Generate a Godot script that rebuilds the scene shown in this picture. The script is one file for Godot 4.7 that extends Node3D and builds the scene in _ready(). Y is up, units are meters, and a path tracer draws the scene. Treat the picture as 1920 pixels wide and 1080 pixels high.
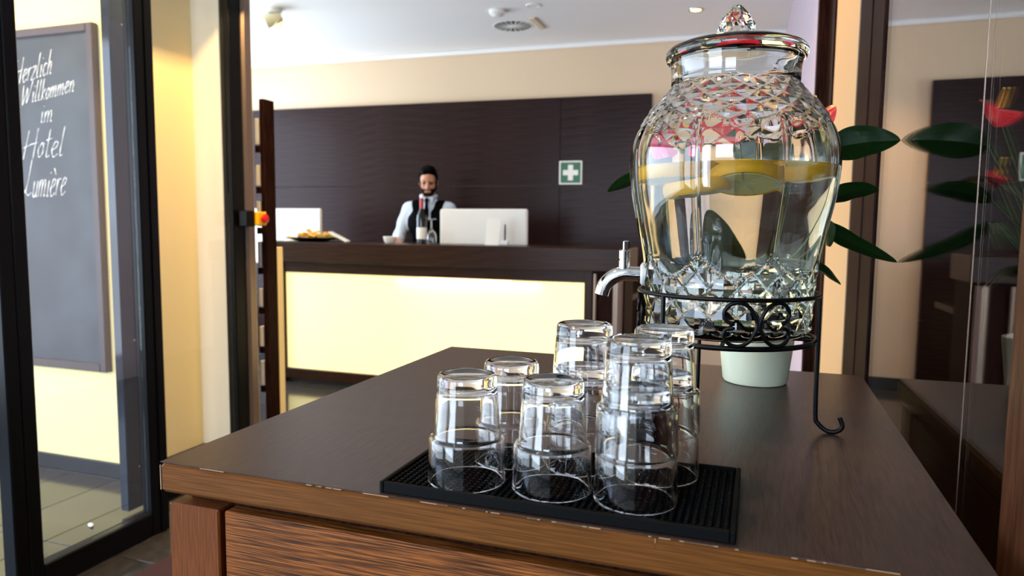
extends Node3D
# Hotel lobby: drinks table with a glass dispenser and tumblers, reception counter behind.

var M := {}
var taken := {}


func _ready() -> void:
	_camera_and_light()
	_materials()
	_shell()
	_entrance()
	_glass_wall()
	_reception()
	_ceiling_things()
	_table()
	_mat_and_tumblers()
	_dispenser()
	_plant()
	_person()


# ------------------------------------------------------------------ camera, sky, daylight, exposure
func _camera_and_light() -> void:
	var cam := Camera3D.new()
	cam.name = "camera"
	cam.transform = Transform3D(Basis(Vector3.UP, deg_to_rad(19.05)) * Basis(Vector3.RIGHT, -atan(122.0 / 1330.0)) * Basis(Vector3.BACK, 0.0092), Vector3(0, 1.26, 0))
	cam.near = 0.02
	cam.far = 100.0
	var at := CameraAttributesPhysical.new()
	at.frustum_focal_length = 12.0 * 1330.0 / 540.0
	at.frustum_focus_distance = 0.95
	at.exposure_aperture = 7.8
	at.frustum_near = 0.02
	at.frustum_far = 100.0
	cam.attributes = at
	add_child(cam)
	cam.current = true
	var env := Environment.new()
	env.tonemap_mode = Environment.TONE_MAPPER_LINEAR
	env.tonemap_exposure = 1.0
	env.sdfgi_enabled = true
	env.ssao_enabled = true
	env.ssil_enabled = true
	env.background_mode = Environment.BG_SKY
	var sky := Sky.new()
	var sm := ProceduralSkyMaterial.new()
	sm.sky_top_color = Color(0.5, 0.68, 0.95)
	sm.sky_horizon_color = Color(0.85, 0.92, 1.0)
	sm.ground_horizon_color = Color(0.7, 0.75, 0.8)
	sm.ground_bottom_color = Color(0.4, 0.42, 0.45)
	sky.sky_material = sm
	env.sky = sky
	env.background_energy_multiplier = 3.0
	var we := WorldEnvironment.new()
	we.name = "world_environment"
	we.environment = env
	add_child(we)
	# daylight entering through the window openings of the street front and of the wall behind the camera
	_daylight("daylight_street", Vector3(-4.5, 1.4, 0.1), Vector3(1, 0, 0), Vector2(4.4, 2.3), 17.0)
	_daylight("daylight_rear", Vector3(-2.6, 1.5, 2.75), Vector3(0, 0, -1), Vector2(2.2, 2.1), 17.0)
	_daylight("daylight_rear_high", Vector3(-0.43, 2.05, 2.75), Vector3(0, 0, -1), Vector2(1.2, 0.95), 5.5)
	_daylight("daylight_hall", Vector3(-5.2, 1.45, -4.5), Vector3(1, 0, 0), Vector2(2.2, 2.2), 17.0)


func _daylight(called: String, at: Vector3, towards: Vector3, size: Vector2, energy: float) -> void:
	var l := AreaLight3D.new()
	l.name = called
	l.area_size = size
	l.area_normalize_energy = true
	l.light_energy = energy
	l.light_color = Color(0.86, 0.93, 1.0)
	l.area_range = 20.0
	l.shadow_enabled = true
	l.transform = Transform3D(Basis.looking_at(towards), at)
	add_child(l)


func spot(called: String, at: Vector3, towards: Vector3, energy: float, color: Color, angle := 50.0, size := 0.04) -> void:
	var l := SpotLight3D.new()
	l.name = called
	l.light_energy = energy
	l.light_color = color
	l.spot_angle = angle
	l.spot_angle_attenuation = 0.7
	l.spot_range = 15.0
	l.spot_attenuation = 2.0
	l.light_size = size
	l.shadow_enabled = true
	l.transform = Transform3D(Basis.looking_at(towards, Vector3.UP if absf(towards.y) < 0.95 * towards.length() else Vector3.BACK), at)
	add_child(l, true)


# ------------------------------------------------------------------ materials
func mat(c: Color, rough := 0.5, metal := 0.0) -> StandardMaterial3D:
	var m := StandardMaterial3D.new()
	m.albedo_color = c
	m.roughness = rough
	m.metallic = metal
	return m


func dull(m: StandardMaterial3D, spec: float) -> StandardMaterial3D:
	m.metallic_specular = spec
	return m


func ramp(stops: Array) -> Gradient:
	var g := Gradient.new()
	var o := PackedFloat32Array()
	var c := PackedColorArray()
	for s in stops:
		o.append(s[0])
		c.append(s[1])
	g.offsets = o
	g.colors = c
	return g


func noise_tex(freq: float, octaves: int, sd: int, g: Gradient = null, size := 512) -> NoiseTexture2D:
	var n := FastNoiseLite.new()
	n.noise_type = FastNoiseLite.TYPE_SIMPLEX_SMOOTH
	n.frequency = freq
	n.fractal_octaves = octaves
	n.seed = sd
	var t := NoiseTexture2D.new()
	t.width = size
	t.height = size
	t.seamless = true
	t.noise = n
	if g:
		t.color_ramp = g
	return t


func wood(tint: Color, contrast: float, rough: float, scale: Vector3, relief := 0.0, sd := 3) -> StandardMaterial3D:
	var m := mat(tint, rough)
	var lo := 1.0 - contrast
	m.albedo_texture = noise_tex(0.02, 5, sd, ramp([[0.25, Color(lo, lo, lo)], [0.5, Color(0.5 + lo * 0.5, 0.5 + lo * 0.5, 0.5 + lo * 0.5)], [0.72, Color(1, 1, 1)]]))
	m.uv1_scale = scale
	if relief > 0.0:
		m.heightmap_enabled = true
		m.heightmap_scale = relief
		m.heightmap_texture = noise_tex(0.02, 5, sd)
	return m


func glow(c: Color, e: float) -> StandardMaterial3D:
	var m := mat(c, 0.6)
	m.emission_enabled = true
	m.emission = c
	m.emission_energy_multiplier = e
	return m


func clear_glass(tint := Color(1, 1, 1, 0)) -> StandardMaterial3D:
	var m := mat(tint, 0.0)
	m.refraction_enabled = true
	m.refraction_scale = 0.05
	return m


func pane_glass(alpha := 0.01) -> StandardMaterial3D:
	var m := mat(Color(0.8, 0.85, 0.85, alpha), 0.0)
	m.transparency = BaseMaterial3D.TRANSPARENCY_ALPHA
	return m


func _materials() -> void:
	M.ceiling = mat(Color(0.93, 0.92, 0.91), 0.9)
	M.cream = mat(Color(0.95, 0.87, 0.62), 0.85)
	M.pale = mat(Color(0.93, 0.87, 0.75), 0.85)
	M.beige = mat(Color(0.85, 0.75, 0.63), 0.85)
	M.lilac = mat(Color(0.76, 0.69, 0.73), 0.85)
	M.ochre = mat(Color(0.82, 0.66, 0.46), 0.85)
	M.white = mat(Color(0.9, 0.9, 0.89), 0.5)
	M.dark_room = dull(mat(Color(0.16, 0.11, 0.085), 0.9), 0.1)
	M.plain_wall = mat(Color(0.85, 0.82, 0.76), 0.85)
	M.baseboard = mat(Color(0.1, 0.095, 0.095), 0.45)
	M.grout = mat(Color(0.35, 0.34, 0.33), 0.9)
	M.tiles = []
	for i in 4:
		var t := mat(Color(0.225, 0.215, 0.205) * [1.0, 0.92, 1.07, 0.97][i], 0.13)
		t.albedo_color.a = 1.0
		t.albedo_texture = noise_tex(0.03, 4, 20 + i, ramp([[0.2, Color(0.85, 0.85, 0.85)], [0.8, Color(1, 1, 1)]]), 256)
		t.uv1_scale = Vector3(2, 2, 2)
		M.tiles.append(t)
	M.black_metal = dull(mat(Color(0.03, 0.03, 0.034), 0.3), 0.25)
	M.column = mat(Color(0.08, 0.12, 0.165), 0.08)
	M.bronze = mat(Color(0.52, 0.45, 0.40), 0.35, 0.8)
	M.steel = mat(Color(0.75, 0.73, 0.72), 0.3, 1.0)
	M.chrome = mat(Color(0.9, 0.9, 0.9), 0.06, 1.0)
	M.pane = pane_glass()
	M.mirror_pane = pane_glass(0.0)
	M.glass = clear_glass()
	M.jar = clear_glass(Color(0.985, 0.995, 0.985, 0))
	M.water = mat(Color(0.99, 0.99, 0.95, 0), 0.0)
	M.water.refraction_enabled = true
	M.water.refraction_scale = 0.033
	M.wood_top = dull(wood(Color(0.25, 0.185, 0.165), 0.28, 0.32, Vector3(1.6, 34, 1), 0.008, 3), 0.4)
	M.wood_edge = dull(wood(Color(0.44, 0.265, 0.115), 0.22, 0.35, Vector3(0.8, 60, 1), 0.004, 5), 0.25)
	M.wood_panel = dull(wood(Color(0.60, 0.34, 0.14), 0.62, 0.45, Vector3(0.9, 52, 1), 0.02, 8), 0.3)
	M.wood_post = dull(wood(Color(0.43, 0.23, 0.10), 0.16, 0.36, Vector3(1.6, 40, 1), 0.006, 9), 0.3)
	M.wood_wall = dull(wood(Color(0.20, 0.13, 0.125), 0.35, 0.3, Vector3(0.22, 13, 1), 0.0, 11), 0.22)
	M.wood_counter = dull(wood(Color(0.22, 0.135, 0.09), 0.35, 0.3, Vector3(0.25, 16, 1), 0.0, 13), 0.22)
	M.wood_dark = dull(wood(Color(0.17, 0.09, 0.065), 0.35, 0.4, Vector3(0.6, 10, 1), 0.0, 15), 0.1)
	M.wood_frame = dull(wood(Color(0.33, 0.2, 0.13), 0.3, 0.4, Vector3(0.8, 20, 1), 0.0, 17), 0.3)
	M.rubber = dull(mat(Color(0.03, 0.03, 0.032), 0.55), 0.2)
	M.wire = dull(mat(Color(0.02, 0.02, 0.022), 0.38), 0.3)
	M.light_panel = glow(Color(1.0, 0.93, 0.66), 0.78)
	M.lamp_warm = glow(Color(1.0, 0.86, 0.55), 5.0)
	M.paper = mat(Color(0.93, 0.92, 0.88), 0.7)
	M.black = mat(Color(0.02, 0.02, 0.022), 0.5)
	M.chalkboard = mat(Color(0.2, 0.225, 0.24), 0.55)
	M.chalkboard.albedo_texture = noise_tex(0.006, 4, 31, ramp([[0.2, Color(0.8, 0.8, 0.8)], [0.8, Color(1, 1, 1)]]))
	M.chalk = mat(Color(0.93, 0.94, 0.94), 0.95)
	M.board_frame = mat(Color(0.24, 0.19, 0.175), 0.5)
	M.monitor = mat(Color(0.88, 0.86, 0.83), 0.3)
	M.alu = mat(Color(0.8, 0.8, 0.8), 0.35, 0.9)
	M.leaf = dull(mat(Color(0.06, 0.16, 0.04), 0.28), 0.35)
	M.leaf.backlight_enabled = true
	M.leaf.backlight = Color(0.12, 0.2, 0.05)
	M.stem = mat(Color(0.2, 0.36, 0.12), 0.5)
	M.spathe = mat(Color(0.78, 0.06, 0.13), 0.25)
	M.spathe_pink = mat(Color(0.8, 0.1, 0.36), 0.25)
	M.spadix = mat(Color(0.9, 0.75, 0.3), 0.6)
	M.pot = mat(Color(0.88, 0.9, 0.79), 0.35)
	M.soil = mat(Color(0.1, 0.07, 0.05), 0.95)
	M.rind = mat(Color(1.0, 0.74, 0.02), 0.4)
	M.rind.backlight_enabled = true
	M.rind.backlight = Color(0.3, 0.2, 0.01)
	M.pith = mat(Color(0.98, 0.96, 0.80), 0.6)
	M.pith.backlight_enabled = true
	M.pith.backlight = Color(0.4, 0.38, 0.25)
	M.pulp = mat(Color(0.98, 0.92, 0.6), 0.3)
	M.pulp.backlight_enabled = true
	M.pulp.backlight = Color(0.4, 0.36, 0.2)
	M.skin = mat(Color(0.74, 0.52, 0.41), 0.5)
	M.hair = dull(mat(Color(0.02, 0.016, 0.016), 0.6), 0.15)
	M.shirt = mat(Color(0.80, 0.86, 0.93), 0.8)
	M.vest = dull(mat(Color(0.02, 0.02, 0.026), 0.8), 0.15)


# ------------------------------------------------------------------ objects
func numbered(called: String) -> String:
	var n: int = taken.get(called, 0)
	taken[called] = n + 1
	return called if n == 0 else "%s_%03d" % [called, n]


func tag(o: Node3D, label: String, category: String, group := "", kind := "") -> Node3D:
	if label:
		o.set_meta("label", label)
	if category:
		o.set_meta("category", category)
	if group:
		o.set_meta("group", group)
	if kind:
		o.set_meta("kind", kind)
	return o


func thing(called: String, label: String, category: String, at := Vector3.ZERO, turn := 0.0, group := "") -> Node3D:
	var o := Node3D.new()
	o.name = numbered(called)
	add_child(o)
	o.position = at
	o.rotation.y = turn
	return tag(o, label, category, group)


func structure(called: String, at := Vector3.ZERO, turn := 0.0, label := "") -> Node3D:
	var o := Node3D.new()
	o.name = called
	add_child(o)
	o.position = at
	o.rotation.y = turn
	return tag(o, label, "", "", "structure")


func obj(called: String, s: SurfaceTool, m: Material, parent: Node3D = self, at := Vector3.ZERO) -> MeshInstance3D:
	var o := MeshInstance3D.new()
	o.mesh = s.commit()
	o.material_override = m
	o.name = numbered(called) if parent == self else called
	parent.add_child(o, true)
	o.position = at
	return o


func duplicate_of(o: Node3D, label: String, at: Vector3, turn := 0.0, called := "") -> Node3D:
	var c: Node3D = o.duplicate()
	c.name = numbered(called if called else String(o.name).rstrip("_0123456789"))
	add_child(c)
	c.position = at
	c.rotation = Vector3(0, turn, 0)
	if label:
		c.set_meta("label", label)
	return c


# ------------------------------------------------------------------ mesh helpers; corners are given counter-clockwise seen from outside
func st() -> SurfaceTool:
	var s := SurfaceTool.new()
	s.begin(Mesh.PRIMITIVE_TRIANGLES)
	return s


func vtx(s: SurfaceTool, p: Vector3, n: Vector3, uv := Vector2.ZERO) -> void:
	s.set_normal(n)
	s.set_uv(uv)
	s.add_vertex(p)


func flat_uv(p: Vector3, n: Vector3, grain: int) -> Vector2:
	var a := n.abs()
	var k := 0 if a.x >= a.y and a.x >= a.z else (1 if a.y >= a.z else 2)
	var others := [0, 1, 2]
	others.erase(k)
	var u: int = others[0]
	var v: int = others[1]
	if v == grain:
		v = others[0]
		u = others[1]
	return Vector2(p[u], p[v])


func tri(s: SurfaceTool, a: Vector3, b: Vector3, c: Vector3, grain := 0) -> void:
	var n := (b - a).cross(c - a).normalized()
	vtx(s, a, n, flat_uv(a, n, grain))
	vtx(s, c, n, flat_uv(c, n, grain))
	vtx(s, b, n, flat_uv(b, n, grain))


func quad(s: SurfaceTool, a: Vector3, b: Vector3, c: Vector3, d: Vector3, grain := 0) -> void:
	tri(s, a, b, c, grain)
	tri(s, a, c, d, grain)


func box(s: SurfaceTool, lo: Vector3, hi: Vector3, bevel := 0.0, grain := 0, xf := Transform3D()) -> void:
	# chamfered box between two corners
	var c := (lo + hi) * 0.5
	var h := (hi - lo) * 0.5
	var b := minf(bevel, minf(h.x, minf(h.y, h.z)) * 0.9)
	var faces := []
	for k in 3:
		for sg in [-1.0, 1.0]:
			var u := (k + 1) % 3
			var v := (k + 2) % 3
			var pts := []
			for q in [[-1.0, -1.0], [1.0, -1.0], [1.0, 1.0], [-1.0, 1.0]]:
				var p := Vector3.ZERO
				p[k] = sg * h[k]
				p[u] = q[0] * (h[u] - b)
				p[v] = q[1] * (h[v] - b)
				pts.append(p)
			if sg < 0:
				pts.reverse()
			faces.append(pts)
	if b > 0.0:
		for k in 3:   # edges along axis k
			var u := (k + 1) % 3
			var v := (k + 2) % 3
			for su in [-1.0, 1.0]:
				for sv in [-1.0, 1.0]:
					var p1 := Vector3.ZERO
					p1[u] = su * h[u]
					p1[v] = sv * (h[v] - b)
					var p2 := Vector3.ZERO
					p2[u] = su * (h[u] - b)
					p2[v] = sv * h[v]
					var e := Vector3.ZERO
					e[k] = h[k] - b
					var f := [p1 - e, p2 - e, p2 + e, p1 + e]
					var n: Vector3 = (f[1] - f[0]).cross(f[2] - f[0])
					if n.dot(p1 + p2) < 0:
						f.reverse()
					faces.append(f)
		for sx in [-1.0, 1.0]:
			for sy in [-1.0, 1.0]:
				for sz in [-1.0, 1.0]:
					var f := [Vector3(sx * h.x, sy * (h.y - b), sz * (h.z - b)), Vector3(sx * (h.x - b), sy * h.y, sz * (h.z - b)), Vector3(sx * (h.x - b), sy * (h.y - b), sz * h.z)]
					if ((f[1] - f[0]).cross(f[2] - f[0])).dot(Vector3(sx, sy, sz)) < 0:
						f.reverse()
					faces.append(f)
	for f in faces:
		var n0: Vector3 = (f[1] - f[0]).cross(f[2] - f[0]).normalized()
		var n := (xf.basis * n0).normalized()
		for t in ([[0, 2, 1], [0, 3, 2]] if f.size() == 4 else [[0, 2, 1]]):
			for i in t:
				var p: Vector3 = f[i] + c
				vtx(s, xf * p, n, flat_uv(p, n0, grain))


func cbox(s: SurfaceTool, c: Vector3, size: Vector3, bevel := 0.0, grain := 0, xf := Transform3D()) -> void:
	box(s, c - size * 0.5, c + size * 0.5, bevel, grain, xf)


func lathe(s: SurfaceTool, prof: Array, segs := 48, xf := Transform3D(), sharp := 35.0) -> void:
	# prof: Vector2(radius, height) listed so that the outside is on the right hand when walking up
	var n := prof.size()
	var fn := []
	for i in n - 1:
		var d: Vector2 = prof[i + 1] - prof[i]
		fn.append(Vector2(d.y, -d.x).normalized() if d.length() > 1e-7 else Vector2(1, 0))
	for i in n - 1:
		var n0: Vector2 = fn[i]
		var n1: Vector2 = fn[i]
		if i > 0 and rad_to_deg(absf(fn[i - 1].angle_to(fn[i]))) < sharp:
			n0 = (fn[i - 1] + fn[i]).normalized()
		if i < n - 2 and rad_to_deg(absf(fn[i + 1].angle_to(fn[i]))) < sharp:
			n1 = (fn[i + 1] + fn[i]).normalized()
		var a: Vector2 = prof[i]
		var b: Vector2 = prof[i + 1]
		for k in segs:
			var t0 := TAU * k / segs
			var t1 := TAU * (k + 1) / segs
			var c0 := Vector3(cos(t0), 0, -sin(t0))
			var c1 := Vector3(cos(t1), 0, -sin(t1))
			var P := [c0 * a.x + Vector3.UP * a.y, c1 * a.x + Vector3.UP * a.y, c1 * b.x + Vector3.UP * b.y, c0 * b.x + Vector3.UP * b.y]
			var N := [c0 * n0.x + Vector3.UP * n0.y, c1 * n0.x + Vector3.UP * n0.y, c1 * n1.x + Vector3.UP * n1.y, c0 * n1.x + Vector3.UP * n1.y]
			var U := [Vector2(t0 * 0.5, a.y), Vector2(t1 * 0.5, a.y), Vector2(t1 * 0.5, b.y), Vector2(t0 * 0.5, b.y)]
			var order := []
			if a.x > 1e-6:
				order += [0, 2, 1]
			if b.x > 1e-6:
				order += [0, 3, 2]
			for q in order:
				vtx(s, xf * P[q], (xf.basis * N[q]).normalized(), U[q])


func tube(s: SurfaceTool, pts: Array, r, sides := 8, closed := false, caps := true) -> void:
	# r: a radius, or one per point
	var n := pts.size()
	var rings := []
	var up := Vector3.ZERO
	for i in n:
		var a: Vector3 = pts[(i - 1 + n) % n] if closed or i > 0 else pts[i]
		var b: Vector3 = pts[(i + 1) % n] if closed or i < n - 1 else pts[i]
		var d := (b - a).normalized()
		if i == 0:
			up = Vector3.UP if absf(d.y) < 0.9 else Vector3.RIGHT
		up = (up - d * up.dot(d)).normalized()
		var side := d.cross(up)
		var rr: float = r[i] if r is Array else r
		var ring := []
		for k in sides:
			var t := TAU * k / sides
			var v := up * cos(t) + side * sin(t)
			ring.append([pts[i] + v * rr, v])
		rings.append(ring)
	for i in (n if closed else n - 1):
		var A: Array = rings[i]
		var B: Array = rings[(i + 1) % n]
		for k in sides:
			var l := (k + 1) % sides
			for q in [[A, k], [B, k], [B, l], [A, k], [B, l], [A, l]]:
				var e: Array = q[0][q[1]]
				vtx(s, e[0], e[1], Vector2(float(q[1]) / sides, i * 0.1))
	if caps and not closed:
		for k in sides:
			var l := (k + 1) % sides
			tri(s, pts[0], rings[0][l][0], rings[0][k][0])
			tri(s, pts[n - 1], rings[n - 1][k][0], rings[n - 1][l][0])


func arc_points(c: Vector3, u: Vector3, v: Vector3, r: float, a0: float, a1: float, n: int) -> Array:
	var out := []
	for i in n + 1:
		var a := lerpf(a0, a1, float(i) / n)
		out.append(c + u * cos(a) * r + v * sin(a) * r)
	return out


func smooth_path(ctrl: Array, per := 6) -> Array:
	# Catmull-Rom through the control points
	var out := []
	var n := ctrl.size()
	for i in n - 1:
		var p0: Vector3 = ctrl[maxi(i - 1, 0)]
		var p1: Vector3 = ctrl[i]
		var p2: Vector3 = ctrl[i + 1]
		var p3: Vector3 = ctrl[mini(i + 2, n - 1)]
		for k in per:
			out.append(p1.cubic_interpolate(p2, p0, p3, float(k) / per))
	out.append(ctrl[n - 1])
	return out


func blade(s: SurfaceTool, ctrl: Array, width: float, across: Vector3, fold := 0.25, peak := 0.4, thick := 0.0009, n := 18) -> void:
	# a leaf: a midrib through ctrl, a width that swells and ends in a tip, a fold along the midrib
	var mid := smooth_path(ctrl, maxi(2, n / (ctrl.size() - 1)))
	var m := mid.size()
	var rows := []
	for i in m:
		var t := float(i) / (m - 1)
		var w := width * 0.5 * pow(sin(PI * pow(t, log(0.5) / log(peak))), 0.8) * (1.0 - 0.25 * t) + 0.0006
		var d: Vector3 = (mid[mini(i + 1, m - 1)] - mid[maxi(i - 1, 0)]).normalized()
		var ac := (across - d * across.dot(d)).normalized()
		var nn := ac.cross(d).normalized()
		if nn.y < 0:
			nn = -nn
		var row := []
		for k in 7:
			var q := (k - 3) / 3.0
			var lift := fold * w * (absf(q) - 0.35 * q * q) + 0.06 * w * sin(t * 17.0 + q * 2.0) * absf(q)
			row.append([mid[i] + ac * q * w + nn * lift, nn])
		rows.append(row)
	for side in [1.0, -1.0]:
		for i in m - 1:
			for k in 6:
				var P := []
				for e in [[i, k], [i, k + 1], [i + 1, k + 1], [i + 1, k]]:
					P.append(rows[e[0]][e[1]][0] + rows[e[0]][e[1]][1] * thick * 0.5 * side)
				var nn: Vector3 = (P[1] - P[0]).cross(P[2] - P[0]).normalized()
				if nn.dot(rows[i][k][1]) * side < 0:
					P.reverse()
				tri(s, P[0], P[1], P[2])
				tri(s, P[0], P[2], P[3])


# ------------------------------------------------------------------ signed distance fields meshed as surface nets
# prims: [kind, a, b, ra, rb] with kind "cap" (tapered capsule), "cut" (the same, taken away),
# or ["ell", centre, radii, tilt about x] / ["cutell", ...]
func prim_dist(q: Array, p: Vector3) -> float:
	if q[0] == "cap" or q[0] == "cut":
		var a: Vector3 = q[1]
		var ab: Vector3 = q[2] - a
		var t := clampf((p - a).dot(ab) / maxf(ab.length_squared(), 1e-9), 0.0, 1.0)
		return (p - a - ab * t).length() - lerpf(q[3], q[4], t)
	var v: Vector3 = p - q[1]
	if q.size() > 3:
		v = v.rotated(Vector3.RIGHT, -q[3])
	var r: Vector3 = q[2]
	var k := (v / r).length()
	return (k - 1.0) * minf(r.x, minf(r.y, r.z)) if k < 0.3 else k * (k - 1.0) / maxf((v / (r * r)).length(), 1e-6)


func nets(s: SurfaceTool, prims: Array, cell: float, blend: float, xf := Transform3D()) -> void:
	var lo := Vector3.INF
	var hi := -Vector3.INF
	var boxes := []
	for q in prims:
		var a: Vector3
		var b: Vector3
		if q[0] == "cap" or q[0] == "cut":
			var r := Vector3.ONE * maxf(q[3], q[4])
			a = q[1].min(q[2]) - r
			b = q[1].max(q[2]) + r
		else:
			var rr: float = maxf(q[2].x, maxf(q[2].y, q[2].z))
			var r: Vector3 = q[2] if q.size() < 4 else Vector3(q[2].x, rr, rr)
			a = q[1] - r
			b = q[1] + r
		boxes.append([a, b])
		if not q[0].begins_with("cut"):
			lo = lo.min(a)
			hi = hi.max(b)
	lo -= Vector3.ONE * cell * 3
	hi += Vector3.ONE * cell * 3
	var nx := int((hi.x - lo.x) / cell) + 1
	var ny := int((hi.y - lo.y) / cell) + 1
	var nz := int((hi.z - lo.z) / cell) + 1
	var g := PackedFloat32Array()
	g.resize(nx * ny * nz)
	g.fill(1.0)
	var pad := blend + cell * 2.5
	for qi in prims.size():
		var q: Array = prims[qi]
		var a: Vector3 = ((boxes[qi][0] - Vector3.ONE * pad - lo) / cell).floor().max(Vector3.ZERO)
		var b: Vector3 = ((boxes[qi][1] + Vector3.ONE * pad - lo) / cell).ceil().min(Vector3(nx - 1, ny - 1, nz - 1))
		var cut: bool = q[0].begins_with("cut")
		for z in range(int(a.z), int(b.z) + 1):
			for y in range(int(a.y), int(b.y) + 1):
				var row := (z * ny + y) * nx
				for x in range(int(a.x), int(b.x) + 1):
					var d := prim_dist(q, lo + Vector3(x, y, z) * cell)
					var o := g[row + x]
					if cut:
						g[row + x] = maxf(o, -d)
					else:
						var h := maxf(blend - absf(o - d), 0.0) / blend
						g[row + x] = minf(o, d) - h * h * blend * 0.25
	var ids := {}
	var V := PackedVector3Array()
	var N := PackedVector3Array()
	var off := [0, 1, nx, nx + 1, nx * ny, nx * ny + 1, nx * ny + nx, nx * ny + nx + 1]
	var edges := [[0, 1], [2, 3], [4, 5], [6, 7], [0, 2], [1, 3], [4, 6], [5, 7], [0, 4], [1, 5], [2, 6], [3, 7]]
	for z in nz - 1:
		for y in ny - 1:
			for x in nx - 1:
				var i0 := (z * ny + y) * nx + x
				var first := g[i0] < 0.0
				var mixed := false
				for k in range(1, 8):
					if (g[i0 + off[k]] < 0.0) != first:
						mixed = true
						break
				if not mixed:
					continue
				var sum := Vector3.ZERO
				var n := 0
				for e in edges:
					var da := g[i0 + off[e[0]]]
					var db := g[i0 + off[e[1]]]
					if (da < 0.0) != (db < 0.0):
						var t := da / (da - db)
						sum += Vector3(e[0] & 1, (e[0] >> 1) & 1, e[0] >> 2).lerp(Vector3(e[1] & 1, (e[1] >> 1) & 1, e[1] >> 2), t)
						n += 1
				ids[i0] = V.size()
				V.append(lo + (Vector3(x, y, z) + sum / n) * cell)
				var gx := g[i0 + 1] + g[i0 + off[3]] + g[i0 + off[5]] + g[i0 + off[7]] - g[i0] - g[i0 + off[2]] - g[i0 + off[4]] - g[i0 + off[6]]
				var gy := g[i0 + off[2]] + g[i0 + off[3]] + g[i0 + off[6]] + g[i0 + off[7]] - g[i0] - g[i0 + off[1]] - g[i0 + off[4]] - g[i0 + off[5]]
				var gz := g[i0 + off[4]] + g[i0 + off[5]] + g[i0 + off[6]] + g[i0 + off[7]] - g[i0] - g[i0 + off[1]] - g[i0 + off[2]] - g[i0 + off[3]]
				N.append(Vector3(gx, gy, gz).normalized())
	var step := [1, nx, nx * ny]
	for i0 in ids:
		for k in 3:
			var u: int = step[(k + 1) % 3]
			var v: int = step[(k + 2) % 3]
			var a := g[i0]
			var b := g[i0 + step[k]]
			if (a < 0.0) == (b < 0.0):
				continue
			if not (ids.has(i0 - u) and ids.has(i0 - v) and ids.has(i0 - u - v)):
				continue
			var f := [ids[i0], ids[i0 - u], ids[i0 - u - v], ids[i0 - v]]
			if a >= 0.0:
				f.reverse()
			for t in [0, 2, 1, 0, 3, 2]:
				vtx(s, xf * V[f[t]], (xf.basis * N[f[t]]).normalized())


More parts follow.
